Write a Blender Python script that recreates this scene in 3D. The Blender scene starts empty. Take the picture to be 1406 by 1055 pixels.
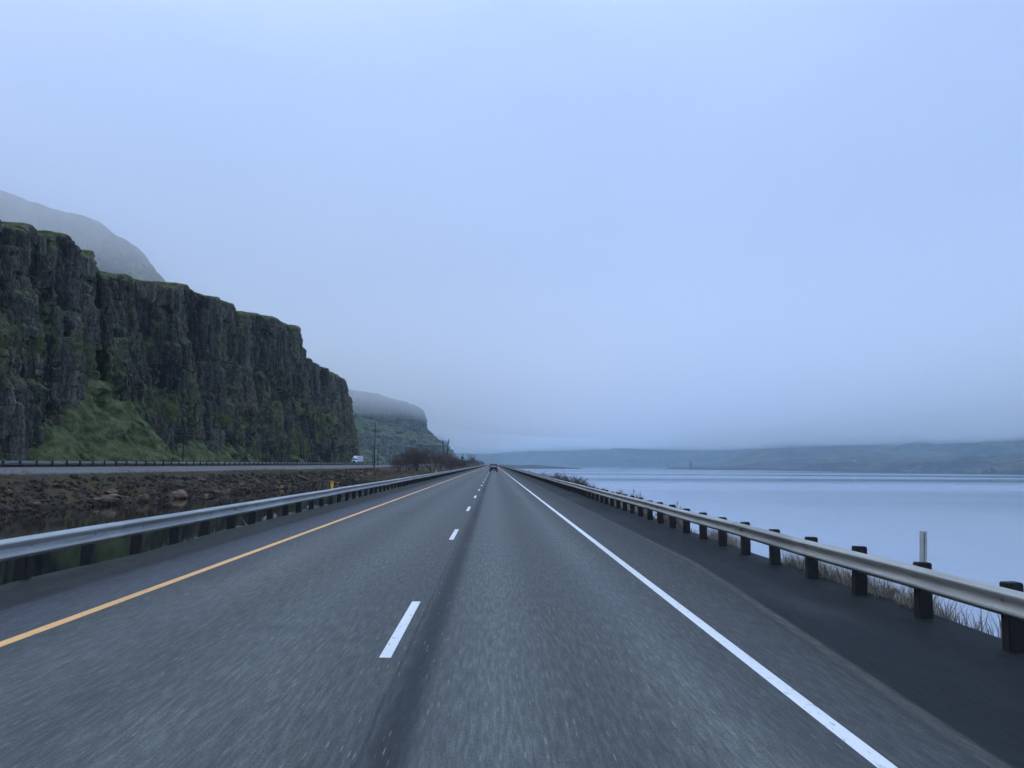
import bpy, bmesh, math, random
import numpy as np
from mathutils import Matrix, Vector
random.seed(7)
RNG = np.random.RandomState(11)
scn = bpy.context.scene
COL = scn.collection
R = math.radians

# ------------------------------------------------------------------ camera
CAM_H, SLOPE = 1.91, 0.020           # eye height, cross fall of the carriageway
FPX = 1100.0
def cam_axes():
    fy = np.array([678-703, 637-527.5, FPX]); fy /= np.linalg.norm(fy)
    q = np.array([1000., 637+0.007*(1703-678)-527.5, FPX])
    up = np.cross(fy, q); up /= np.linalg.norm(up)
    if up[1] > 0: up = -up
    x = np.cross(fy, up)
    if x[0] < 0: x = -x
    return x, fy, up
CX, CY, CU = cam_axes()
def ray(px, py):
    c = np.array([px-703, py-527.5, FPX]); return np.array([c@CX, c@CY, c@CU])
def at_x(px, py, x):
    d = ray(px, py); return d*(x/d[0]) + np.array([0, 0, CAM_H])
def at_y(px, py, y):
    d = ray(px, py); return d*(y/d[1]) + np.array([0, 0, CAM_H])
def at_z(px, py, z):
    d = ray(px, py); return d*((z-CAM_H)/d[2]) + np.array([0, 0, CAM_H])

cam = bpy.data.cameras.new('camera'); cam_o = bpy.data.objects.new('camera', cam); COL.objects.link(cam_o)
cam.sensor_fit = 'HORIZONTAL'; cam.sensor_width = 36; cam.lens = 36*FPX/1406
cam.clip_start = 0.1; cam.clip_end = 20000
# camera local axes: +X right, +Y up(-dy), -Z forward
rx = Vector((CX[0], CY[0], CU[0])); ry = Vector((-CX[1], -CY[1], -CU[1])); rz = Vector((-CX[2], -CY[2], -CU[2]))
m3 = Matrix((rx, ry, rz)).transposed()
cam_o.matrix_world = Matrix.Translation((0, 0, CAM_H)) @ m3.to_4x4()
scn.camera = cam_o

# ------------------------------------------------------------------ numpy noise
def _h(ix, iy, iz):
    ix = np.asarray(ix).astype(np.int64).astype(np.uint32); iy = np.asarray(iy).astype(np.int64).astype(np.uint32); iz = np.asarray(iz).astype(np.int64).astype(np.uint32)
    n = ix*np.uint32(374761393) + iy*np.uint32(668265263) + iz*np.uint32(2246822519)
    n = (n ^ (n >> np.uint32(13)))*np.uint32(1274126177)
    n = (n ^ (n >> np.uint32(16)))*np.uint32(2246822519)
    n = n ^ (n >> np.uint32(15))
    return n.astype(np.float64)/4294967295.0
def vn(x, y, z=0.0):
    x, y, z = np.broadcast_arrays(np.asarray(x, float), np.asarray(y, float), np.asarray(z, float))
    x0, y0, z0 = np.floor(x), np.floor(y), np.floor(z)
    f = lambda a: a*a*(3-2*a)
    u, v, w = f(x-x0), f(y-y0), f(z-z0)
    c = lambda i, j, k: _h(x0+i, y0+j, z0+k)
    l0 = (c(0,0,0)*(1-u)+c(1,0,0)*u)*(1-v)+(c(0,1,0)*(1-u)+c(1,1,0)*u)*v
    l1 = (c(0,0,1)*(1-u)+c(1,0,1)*u)*(1-v)+(c(0,1,1)*(1-u)+c(1,1,1)*u)*v
    return (l0*(1-w)+l1*w)*2-1
def fbm(x, y, z=0.0, o=4):
    s, a = 0, 1.0
    for i in range(o):
        s = s + a*vn(x*2**i+17.3*i, y*2**i+5.1*i, z*2**i if np.ndim(z) or z else 0.0); a *= .5
    return s
def sst(a, b, x):
    t = np.clip((x-a)/(b-a), 0, 1); return t*t*(3-2*t)

# ------------------------------------------------------------------ materials
def mat(name): 
    m = bpy.data.materials.new(name); m.use_nodes = True
    return m, m.node_tree, m.node_tree.nodes['Principled BSDF']
class NT:
    def __init__(s, nt): s.t = nt
    def n(s, typ, **kw):
        o = s.t.nodes.new(typ)
        for k, v in kw.items():
            if k.startswith('i_'):
                o.inputs[k[2:].replace('_', ' ')].default_value = v
            else: setattr(o, k, v)
        return o
    def l(s, a, b): s.t.links.new(a, b)
    def val(s, sock, v):
        if isinstance(v, (int, float)): sock.default_value = v
        elif isinstance(v, (tuple, list)): sock.default_value = v if len(v) == 4 or sock.type == 'VECTOR' else (*v, 1)
        else: s.l(v, sock)
    def math(s, op, a, b=0.0, clamp=False):
        o = s.n('ShaderNodeMath', operation=op, use_clamp=clamp); s.val(o.inputs[0], a); s.val(o.inputs[1], b); return o.outputs[0]
    def mix(s, f, a, b, mode='MIX'):
        o = s.n('ShaderNodeMix', data_type='RGBA', blend_type=mode); s.val(o.inputs[0], f); s.val(o.inputs[6], a); s.val(o.inputs[7], b); return o.outputs[2]
    def coord(s, scale=(1,1,1), kind='Object'):
        t = s.n('ShaderNodeTexCoord'); m = s.n('ShaderNodeMapping'); m.inputs['Scale'].default_value = scale
        s.l(t.outputs[kind], m.inputs['Vector']); return m.outputs[0]
    def noise(s, vec, scale, detail=4, rough=.55, out=0):
        o = s.n('ShaderNodeTexNoise'); o.inputs['Scale'].default_value = scale; o.inputs['Detail'].default_value = detail
        o.inputs['Roughness'].default_value = rough; s.l(vec, o.inputs['Vector']); return o.outputs[out]
    def voro(s, vec, scale, feature='F1', out='Distance'):
        o = s.n('ShaderNodeTexVoronoi', feature=feature); o.inputs['Scale'].default_value = scale; s.l(vec, o.inputs['Vector']); return o.outputs[out]
    def ramp(s, f, stops, interp='LINEAR'):
        o = s.n('ShaderNodeValToRGB'); o.color_ramp.interpolation = interp; e = o.color_ramp.elements
        while len(e) < len(stops): e.new(.5)
        for k, (p, c) in zip(e, stops):
            k.position = p; k.color = (*c, 1) if not isinstance(c, (int, float)) else (c, c, c, 1)
        s.l(f, o.inputs[0]); return o.outputs[0]
    def mapr(s, f, a, b, c=0.0, d=1.0, smooth=True):
        o = s.n('ShaderNodeMapRange', interpolation_type='SMOOTHSTEP' if smooth else 'LINEAR')
        s.l(f, o.inputs[0]); o.inputs[1].default_value = a; o.inputs[2].default_value = b; o.inputs[3].default_value = c; o.inputs[4].default_value = d
        return o.outputs[0]
    def bump(s, h, strength, dist, bsdf):
        o = s.n('ShaderNodeBump'); o.inputs['Strength'].default_value = strength; o.inputs['Distance'].default_value = dist
        s.l(h, o.inputs['Height']); s.l(o.outputs[0], bsdf.inputs['Normal'])
    def xyz(s, vec):
        o = s.n('ShaderNodeSeparateXYZ'); s.l(vec, o.inputs[0]); return o.outputs

def simple(name, col, rough=.6, metal=0., var=.25, scale=6., emit=None, spec=.5):
    m, nt, b = mat(name); t = NT(nt)
    n = t.noise(t.coord(), scale, 5)
    c = t.ramp(n, [(.3, tuple(x*(1-var) for x in col)), (.7, tuple(min(1, x*(1+var)) for x in col))])
    t.l(c, b.inputs['Base Color']); b.inputs['Roughness'].default_value = rough; b.inputs['Metallic'].default_value = metal
    b.inputs['Specular IOR Level'].default_value = spec
    if emit:
        b.inputs['Emission Color'].default_value = (*emit[0], 1); b.inputs['Emission Strength'].default_value = emit[1]
    return m

M = {}
M['tyre'] = simple('tyre_rubber', (.015,.015,.016), .8)
M['dark_metal'] = simple('dark_metal', (.03,.03,.032), .5, .5)
M['chrome'] = simple('bright_metal', (.55,.56,.58), .25, 1.)
M['navy_paint'] = simple('navy_paint', (.012,.016,.03), .3, 0.1)
M['dark_paint'] = simple('charcoal_paint', (.02,.02,.022), .3)
M['white_paint'] = simple('white_paint', (.78,.79,.8), .35, var=.05)
M['trailer_side'] = simple('trailer_side', (.6,.63,.68), .5, var=.08)
M['glass'] = simple('vehicle_glass', (.02,.025,.03), .06, spec=.9)
M['pale_glass'] = simple('rear_window', (.5,.55,.62), .12, var=.03, spec=.9)  # sky reflection put into the rear window's base colour; headlights share the pale tone
M['tail_lamp'] = simple('lit_tail_lamp', (.6,.02,.03), .3, emit=((1.0,.08,.14), .5))
M['plate'] = simple('pale_plate', (.5,.5,.52), .5)
M['pole_wood'] = simple('pole_wood', (.018,.016,.015), .85)
M['wire'] = simple('wire', (.03,.03,.035), .6)
M['yellow_plastic'] = simple('yellow_plastic', (.85,.5,.03), .5, var=.08)
M['orange_reflector'] = simple('orange_reflector', (.85,.28,.02), .35, var=.08)
M['marker_plastic'] = simple('weathered_marker', (.52,.52,.47), .6, var=.15)
M['marker_stripe'] = simple('marker_stripe', (.2,.2,.18), .6)
M['rust'] = simple('rusty_steel', (.07,.035,.028), .7, .3)
M['twig'] = simple('bare_twigs', (.1,.08,.07), .9, var=.35, scale=.7)
M['twig_red'] = simple('reddish_twigs', (.1,.075,.068), .9, var=.3, scale=.7)
M['twig_tan'] = simple('dry_stems', (.3,.25,.2), .9, var=.35, scale=1.5)
M['twig_dark'] = simple('dark_twigs', (.04,.033,.03), .9, var=.3, scale=.7)
M['bark'] = simple('bark', (.05,.042,.037), .9, var=.35, scale=3)
M['needle'] = simple('needles', (.022,.04,.022), .8, var=.45, scale=1.2)
M['house_wall'] = simple('house_wall', (.7,.7,.68), .7)
M['house_roof'] = simple('house_roof', (.12,.12,.13), .7)
M['weed'] = simple('dry_grass', (.32,.28,.225), .9, var=.45, scale=2.5)
M['weed_green'] = simple('green_weed', (.07,.1,.035), .9, var=.4, scale=2.5)

def rock_mat(name, c1, c2, c3, scale):
    m, nt, b = mat(name); t = NT(nt); v = t.coord()
    n = t.noise(v, scale, 6, .6); n2 = t.noise(v, scale*5, 5, .65)
    oi = t.n('ShaderNodeObjectInfo')
    c = t.ramp(n, [(.3, c1), (.5, c2), (.72, c3)])
    c = t.mix(1.0, c, t.ramp(n2, [(.3, .6), (.7, 1.25)]), 'MULTIPLY')
    c = t.mix(1.0, c, t.ramp(oi.outputs['Random'], [(0, (.6,.62,.66)), (.5, (1,.96,.92)), (1, (1.35,1.2,1.05))]), 'MULTIPLY')
    t.l(c, b.inputs['Base Color']); b.inputs['Roughness'].default_value = .9; b.inputs['Specular IOR Level'].default_value = .25
    t.bump(n2, .6, .05, b); return m
M['boulder'] = rock_mat('brown_rock', (.08,.056,.038), (.15,.105,.072), (.26,.19,.13), .9)
M['rubble'] = rock_mat('dark_rubble', (.035,.026,.019), (.085,.062,.044), (.18,.132,.092), .9)
M['pale_boulder'] = rock_mat('pale_rock', (.2,.175,.15), (.33,.29,.25), (.46,.42,.37), 2.2)
M['grey_boulder'] = rock_mat('grey_rock', (.09,.09,.09), (.16,.16,.16), (.24,.24,.235), 2.2)

def asphalt():
    m, nt, b = mat('worn_asphalt'); t = NT(nt)
    tc = t.n('ShaderNodeTexCoord'); x, y, z = t.xyz(tc.outputs['Object'])
    wob = t.math('MULTIPLY', t.math('SUBTRACT', t.noise(t.coord((.25,.12,1)), 1, 4), .5), .22)
    fine = t.math('MULTIPLY', t.math('SUBTRACT', t.noise(t.coord((3,.8,1)), 1.6, 4), .5), .12)
    xw = t.math('ADD', t.math('ADD', x, wob), fine)
    X0, X1 = -8.0, 7.0
    P = lambda a: (a-X0)/(X1-X0)
    f = t.mapr(xw, X0, X1, smooth=False)
    K_ = lambda v, b=1.03: (v, v*1.0, v*b)
    stops = [(P(-8), K_(.042,.92)), (P(-7.2), K_(.045,.92)), (P(-6.25), K_(.045,.95)), (P(-6.12), K_(.03)), (P(-5.95), K_(.032)), (P(-5.85), K_(.062,1.25)), (P(-5.1), K_(.07,1.25)), (P(-4.75), K_(.07)),
             (P(-4.3), K_(.1)), (P(-3.9), K_(.115)), (P(-3.1), K_(.085)), (P(-2.2), K_(.115)), (P(-1.5), K_(.095)), (P(-.95), K_(.08)),
             (P(-.42), K_(.105)), (P(.05), K_(.13)), (P(.7), K_(.082)), (P(1.25), K_(.088)), (P(1.75), K_(.125)), (P(2.3), K_(.075)), (P(2.8), K_(.062)), (P(3.3), K_(.06))]
    # ColorRamp takes at most 32 stops
    c = t.ramp(f, stops)
    # tar joint beside the lane dashes, ragged
    jd = t.math('ABSOLUTE', t.math('ADD', t.math('ADD', x, t.math('MULTIPLY', fine, .45)), .68))
    c = t.mix(t.mapr(jd, .03, .24, .92, 0.), c, (.019,.022,.026))
    jd2 = t.math('ABSOLUTE', t.math('ADD', t.math('ADD', x, t.math('MULTIPLY', fine, .5)), .86))
    c = t.mix(t.mapr(jd2, .0, .03, .6, 0.), c, (.02,.021,.023))
    # outer shoulder: seam drifts outwards over the first metres, then runs parallel
    sx = t.math('SUBTRACT', t.math('ADD', x, t.math('MULTIPLY', wob, .4)), t.math('MINIMUM', t.math('ADD', 2.97, t.math('MULTIPLY', y, .065)), 4.05))
    c = t.mix(t.mapr(sx, -.02, .03), c, (.078,.074,.069))
    c = t.mix(t.mapr(sx, .1, .17), c, (.0145,.0165,.0195))
    c = t.mix(t.mapr(t.math('ABSOLUTE', t.math('ADD', sx, .05)), .0, .05, .7, 0.), c, (.04,.04,.042))
    # patches, wear streaks along the road and loose pale chippings
    pat = t.noise(t.coord((.5,.09,1)), 1.3, 5, .6)
    c = t.mix(1., c, t.ramp(pat, [(.25, (.7,.7,.72)), (.5, (1,1,1)), (.75, (1.28,1.24,1.18))]), 'MULTIPLY')
    st = t.noise(t.coord((26,2.2,1)), 1., 3, .7)
    c = t.mix(1., c, t.ramp(st, [(.25, .55), (.5, .96), (.78, 1.7)]), 'MULTIPLY')
    ag = t.noise(t.coord((90,24,1)), 1., 2, .8)
    c = t.mix(1., c, t.ramp(ag, [(.25, .6), (.5, 1.), (.75, 1.45)]), 'MULTIPLY')
    vo = t.voro(t.coord((22,1.7,1)), 1.)
    c = t.mix(t.math('MULTIPLY', t.mapr(vo, .06, .17, .55, 0.), t.mapr(t.math('ABSOLUTE', t.math('ADD', x, 1.1)), 3.6, 4.2, 1., 0.)), c, (.3,.31,.3))
    c = t.mix(1., c, (.86,.93,.86), 'MULTIPLY')
    blot = t.noise(t.coord((.9,.22,1)), .55, 5, .62)
    c = t.mix(t.mapr(blot, .56, .72, 0., .45), c, (.045,.046,.048))
    t.l(c, b.inputs['Base Color'])
    t.l(t.ramp(pat, [(.3, .62), (.7, .8)]), b.inputs['Roughness']); b.inputs['Specular IOR Level'].default_value = .3
    t.l(t.mapr(t.math('ABSOLUTE', t.math('ADD', x, 1.1)), 3.9, 4.8, .32, .12), b.inputs['Specular IOR Level'])
    t.bump(ag, .25, .006, b)
    return m
M['asphalt'] = asphalt()

def paint(name, col, thr):
    m, nt, b = mat(name); t = NT(nt)
    n = t.noise(t.coord((14,4,1)), 1.5, 6, .7); n2 = t.noise(t.coord((1,.2,1)), 1, 3)
    c = t.mix(t.mapr(n, thr-.06, thr+.08), col, tuple(.38*k for k in col))
    sc_ = t.noise(t.coord((40,1.2,1)), 1., 4, .7); c = t.mix(t.mapr(sc_, .58, .72, 0., .5), c, tuple(.5*k for k in col))
    c = t.mix(1., c, t.ramp(n2, [(.3, .82), (.7, 1.)]), 'MULTIPLY')
    t.l(c, b.inputs['Base Color']); b.inputs['Roughness'].default_value = .55; return m
M['white_line'] = paint('white_road_paint', (.88,.88,.86), .62)
M['yellow_line'] = paint('yellow_road_paint', (.95,.5,.16), .62)

def galv(name, col, rough, metal, rust=.06):
    m, nt, b = mat(name); t = NT(nt)
    tc = t.n('ShaderNodeTexCoord'); x, y, z = t.xyz(tc.outputs['Object'])
    panel = t.n('ShaderNodeTexWhiteNoise', noise_dimensions='1D'); t.l(t.math('FLOOR', t.math('DIVIDE', y, 3.81)), panel.inputs['W'])
    n = t.noise(t.coord((3,.35,6)), 2., 5, .6); st = t.noise(t.coord((20,3.,4)), 1., 4, .6)
    c = t.ramp(n, [(.3, tuple(k*.75 for k in col)), (.7, tuple(k*1.15 for k in col))])
    c = t.mix(1., c, t.ramp(panel.outputs['Value'], [(0, .82), (1, 1.1)]), 'MULTIPLY')
    c = t.mix(t.mapr(st, .66, .78, 0., .5), c, (.13,.11,.095))
    t.l(c, b.inputs['Base Color']); b.inputs['Metallic'].default_value = metal
    t.l(t.ramp(n, [(.3, rough), (.7, rough+.15)]), b.inputs['Roughness']); return m
M['galv'] = galv('galvanised_steel', (.42,.43,.42), .42, .4)
M['galv_dull'] = galv('weathered_steel', (.42,.42,.385), .45, .5)

def timber(name):
    m, nt, b = mat(name); t = NT(nt)
    n = t.noise(t.coord((9,9,1.)), 2., 5, .65); o = t.n('ShaderNodeObjectInfo')
    c = t.ramp(n, [(.3, (.008,.008,.009)), (.7, (.026,.023,.022))])
    c = t.mix(1., c, t.ramp(o.outputs['Random'], [(0, .7), (1, 1.3)]), 'MULTIPLY')
    t.l(c, b.inputs['Base Color']); b.inputs['Roughness'].default_value = .85; t.bump(n, .4, .01, b); return m
M['timber'] = timber('creosoted_timber')

def water(name, deep, rscale, lo, hi, stre, band=True):
    m, nt, b = mat(name); t = NT(nt)
    b.inputs['Base Color'].default_value = (*deep, 1); b.inputs['IOR'].default_value = 1.45 if band else 1.33
    b.inputs['Specular IOR Level'].default_value = .5
    rip = t.noise(t.coord((.5,.9,1)), 2.2, 5, .6); rip2 = t.noise(t.coord((.05,.12,1)), 1., 3)
    h = t.math('ADD', rip, t.math('MULTIPLY', rip2, .8))
    if band:
        bn = t.noise(t.coord((.0007,.0048,1)), 1., 2.5, .5)
        t.l(t.ramp(bn, [(.44, lo), (.6, hi)]), b.inputs['Roughness'])
        s = t.n('ShaderNodeBump'); t.l(h, s.inputs['Height']); s.inputs['Distance'].default_value = .05
        t.l(t.ramp(bn, [(.44, stre*.1), (.6, stre)]), s.inputs['Strength']); t.l(s.outputs[0], b.inputs['Normal'])
    else:
        b.inputs['Roughness'].default_value = lo; t.bump(h, stre, .04, b)
    return m
M['river'] = water('river_water', (.24,.3,.4), 1, .04, .22, .5)
M['pond'] = water('pond_water', (.003,.005,.005), 1, .03, .03, .06, False)

def ground_mat():
    m, nt, b = mat('gravel_and_soil'); t = NT(nt); v = t.coord()
    tc = t.n('ShaderNodeTexCoord'); x, y, z = t.xyz(tc.outputs['Object'])
    n = t.noise(v, .22, 6, .6); n2 = t.noise(v, 2.2, 6, .7); n3 = t.noise(t.coord((.25,.25,1)), .35, 4)
    soil = t.ramp(n2, [(.28, (.016,.012,.008)), (.5, (.052,.038,.025)), (.72, (.11,.08,.052))])
    grass = t.ramp(n2, [(.3, (.034,.033,.012)), (.7, (.105,.093,.036))])
    c = t.mix(t.mapr(n, .46, .62, 0, .85), soil, grass)
    grav = t.ramp(t.noise(v, 3., 5, .75), [(.3, (.1,.1,.1)), (.7, (.24,.235,.23))])
    # pale ballast on the flat top of the far embankment
    far = t.math('MULTIPLY', t.mapr(x, -36., -40., 0., 1.), t.mapr(t.math('ADD', z, t.math('MULTIPLY', t.math('SUBTRACT', n2, .5), .5)), .3, .58))
    c = t.mix(far, c, grav)
    wet = t.mapr(z, -2.75, -2.2, 1., 0.)
    c = t.mix(t.math('MULTIPLY', wet, .75), c, (.012,.013,.014))
    # gravel verge beside the shoulders
    vg = t.mapr(t.math('ABSOLUTE', t.math('ADD', x, .6)), 6.9, 7.6, .8, 0.)
    c = t.mix(vg, c, t.ramp(n2, [(.3, (.05,.047,.045)), (.7, (.12,.11,.1))]))
    t.l(c, b.inputs['Base Color']); b.inputs['Roughness'].default_value = .95; b.inputs['Specular IOR Level'].default_value = .2
    t.bump(n2, .7, .12, b); return m
M['ground'] = ground_mat()

def cliff_mat(name, k=1., grass_lo=.42, sc=1., green=1.):
    m, nt, b = mat(name); t = NT(nt)
    g = t.n('ShaderNodeNewGeometry'); nx, ny, nz = t.xyz(g.outputs['True Normal'])
    v = t.coord()
    vs = t.coord((1,1,.16))
    n1 = t.noise(vs, .16*sc, 6, .6); n2 = t.noise(vs, .9*sc, 6, .7); n3 = t.noise(v, .05*sc, 4, .5); n4 = t.noise(v, .45*sc, 6, .7)
    rock = t.ramp(n1, [(.25, (.03*k,.03*k,.032*k)), (.45, (.05*k,.048*k,.047*k)), (.6, (.074*k,.069*k,.06*k)), (.78, (.1*k,.1*k,.095*k))])
    rock = t.mix(t.mapr(n3, .5, .7, 0, .6), rock, (.078*k,.06*k,.045*k))
    rock = t.mix(1., rock, t.ramp(n2, [(.25, .3), (.5, 1.), (.75, 2.2)]), 'MULTIPLY')
    n5 = t.noise(t.coord((1,1,.35)), 2.6*sc, 5, .75); rock = t.mix(1., rock, t.ramp(n5, [(.3, .35), (.5, 1.), (.7, 2.)]), 'MULTIPLY')
    hb = t.noise(t.coord((.22,.22,1.5)), .9*sc, 4, .7); rock = t.mix(t.mapr(hb, .6, .68, 0., .65), rock, (.01*k,.01*k,.012*k))
    cr = t.voro(t.coord((1,1,.3)), .9*sc, 'DISTANCE_TO_EDGE')
    rock = t.mix(t.mapr(cr, .0, .04, .35, 0.), rock, (.012*k,.012*k,.014*k))
    bk = t.n('ShaderNodeAttribute', attribute_name='block'); rock = t.mix(1., rock, t.ramp(t.math('ADD', bk.outputs['Fac'], .5), [(.1, (.35,.37,.4)), (.5, (1,1,1)), (.8, (1.9,1.85,1.68))]), 'MULTIPLY')
    lich = t.noise(t.coord((1,1,.3)), .6*sc, 6, .75)
    rock = t.mix(t.mapr(lich, .64, .74, 0., .6), rock, (.16*k,.16*k,.155*k))
    moss = t.ramp(n4, [(.28, (.025*green,.035*green,.014)), (.46, (.08*green,.1*green,.036)), (.58, (.145*green,.165*green,.07)), (.75, (.28*green,.265*green,.15))])
    at = t.n('ShaderNodeAttribute', attribute_name='turf')
    up = t.math('ADD', nz, t.math('MULTIPLY', t.math('SUBTRACT', n4, .5), .7))
    fac = t.math('MAXIMUM', t.mapr(up, grass_lo, grass_lo+.2), t.mapr(t.math('ADD', at.outputs['Fac'], t.math('ADD', t.math('MULTIPLY', t.math('SUBTRACT', n4, .5), 1.3), t.math('MULTIPLY', t.math('SUBTRACT', n1, .5), 1.5))), .5, .75))
    damp = t.noise(v, .07*sc, 3)
    fac = t.math('MAXIMUM', fac, t.math('MULTIPLY', t.mapr(damp, .5, .62), t.mapr(n4, .42, .58, 0., .75)))
    c = t.mix(fac, rock, moss)
    t.l(c, b.inputs['Base Color']); b.inputs['Roughness'].default_value = .92; b.inputs['Specular IOR Level'].default_value = .2
    t.bump(t.math('ADD', n2, t.math('ADD', n4, n5)), 1., .4/sc, b); return m
M['cliff'] = cliff_mat('basalt_cliff', .88)
M['far_cliff'] = cliff_mat('distant_basalt', .85, .47, .45, .95)

def hill_mat():
    m, nt, b = mat('hill_turf'); t = NT(nt); v = t.coord()
    n = t.noise(v, .012, 6, .6); n2 = t.noise(v, .08, 6, .65); g = t.n('ShaderNodeNewGeometry'); nx, ny, nz = t.xyz(g.outputs['True Normal'])
    c = t.ramp(n, [(.3, (.02,.026,.02)), (.45, (.034,.038,.026)), (.55, (.085,.085,.05)), (.72, (.055,.048,.042))])
    c = t.mix(1., c, t.ramp(n2, [(.3, .3), (.5, 1.), (.7, 1.9)]), 'MULTIPLY')
    c = t.mix(t.mapr(nz, .8, .55, 0., .8), c, (.035,.034,.034))
    t.l(c, b.inputs['Base Color']); b.inputs['Roughness'].default_value = .95; b.inputs['Specular IOR Level'].default_value = .15
    t.bump(n2, .8, 3., b); return m
M['hill'] = hill_mat()

# ------------------------------------------------------------------ mesh helpers
def tag(o, label=None, cat=None, group=None, kind=None):
    if label: o['label'] = label
    if cat: o['category'] = cat
    if group: o['group'] = group
    if kind: o['kind'] = kind
    return o
def link(name, me, m, parent=None):
    o = bpy.data.objects.new(name, me); COL.objects.link(o)
    if m is not None:
        for k in (m if isinstance(m, list) else [m]): me.materials.append(k)
    if parent is not None: o.parent = parent
    return o
def empty(name, loc, rz=0., label=None, cat=None, group=None, scale=1.):
    o = bpy.data.objects.new(name, None); COL.objects.link(o); o.location = loc; o.rotation_euler = (0, 0, rz); o.scale = (scale,)*3 if isinstance(scale, (int, float)) else scale
    return tag(o, label, cat, group)
def np_mesh(name, V, Fq, smooth=False):
    me = bpy.data.meshes.new(name); V = np.asarray(V, np.float32); Fq = np.asarray(Fq, np.int32); k = Fq.shape[1]
    me.vertices.add(len(V)); me.vertices.foreach_set('co', V.ravel())
    me.loops.add(Fq.size); me.loops.foreach_set('vertex_index', Fq.ravel())
    me.polygons.add(len(Fq)); me.polygons.foreach_set('loop_start', np.arange(0, Fq.size, k, dtype=np.int32))
    me.polygons.foreach_set('loop_total', np.full(len(Fq), k, np.int32)) if hasattr(me.polygons, 'foreach_set') else None
    me.update(calc_edges=True); me.validate()
    me.polygons.foreach_set('use_smooth', np.full(len(me.polygons), smooth)); return me
def grid(name, G, smooth=False, flip=False):
    n, m, _ = G.shape; i = np.arange(n*m).reshape(n, m)
    q = np.stack([i[:-1,:-1], i[1:,:-1], i[1:,1:], i[:-1,1:]], -1).reshape(-1, 4)
    if flip: q = q[:, ::-1]
    return np_mesh(name, G.reshape(-1, 3), q, smooth)
class MB:
    """collects boxes, tubes and faces, then links them as one mesh object"""
    def __init__(s): s.bm = bmesh.new()
    def box(s, c, size, rot=None, bev=0., taper=None):
        r = bmesh.ops.create_cube(s.bm, size=1.)['verts']
        for v in r:
            k = 1.
            if taper and v.co.z > 0: v.co.x *= taper[0]; v.co.y *= taper[1]
            v.co = Vector((v.co.x*size[0], v.co.y*size[1], v.co.z*size[2]))
            if rot: v.co = rot @ v.co
            v.co += Vector(c)
        if bev:
            ed = {e for v in r for e in v.link_edges}
            bmesh.ops.bevel(s.bm, geom=list(ed), offset=bev, segments=2, affect='EDGES')
        return s
    def tube(s, pts, rads, seg=6, cap=True):
        pts = [Vector(p) for p in pts]; rings = []
        for i, p in enumerate(pts):
            d = (pts[min(i+1, len(pts)-1)]-pts[max(i-1, 0)]).normalized()
            a = d.orthogonal().normalized() if abs(d.z) < .99 else Vector((1,0,0)); b = d.cross(a).normalized(); a = b.cross(d)
            rings.append([s.bm.verts.new(p+(a*math.cos(2*math.pi*k/seg)+b*math.sin(2*math.pi*k/seg))*rads[i]) for k in range(seg)])
        for A, B in zip(rings, rings[1:]):
            for k in range(seg): s.bm.faces.new((A[k], A[(k+1)%seg], B[(k+1)%seg], B[k]))
        if cap: s.bm.faces.new(rings[0][::-1]); s.bm.faces.new(rings[-1])
        return s
    def cyl(s, c, r, h, axis='z', seg=16):
        d = {'x': Vector((h/2,0,0)), 'y': Vector((0,h/2,0)), 'z': Vector((0,0,h/2))}[axis]
        return s.tube([Vector(c)-d, Vector(c)+d], [r, r], seg)
    def prism(s, prof, a, b, axis='y'):
        """closed 2-D profile swept from a to b along an axis"""
        f = {'y': lambda u, w, t: (u, t, w), 'x': lambda u, w, t: (t, u, w)}[axis]
        A = [s.bm.verts.new(f(u, w, a)) for u, w in prof]; B = [s.bm.verts.new(f(u, w, b)) for u, w in prof]
        n = len(prof)
        for k in range(n): s.bm.faces.new((A[k], A[(k+1)%n], B[(k+1)%n], B[k]))
        s.bm.faces.new(A[::-1]); s.bm.faces.new(B); return s
    def mesh(s, name):
        bmesh.ops.recalc_face_normals(s.bm, faces=s.bm.faces[:]); me = bpy.data.meshes.new(name); s.bm.to_mesh(me); s.bm.free(); return me
    def build(s, name, m, parent=None): return link(name, s.mesh(name), m, parent)
def copy_tree(o, parent=None):
    c = o.copy(); COL.objects.link(c)
    if parent is not None: c.parent = parent
    for ch in list(o.children): copy_tree(ch, c)
    return c

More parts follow.
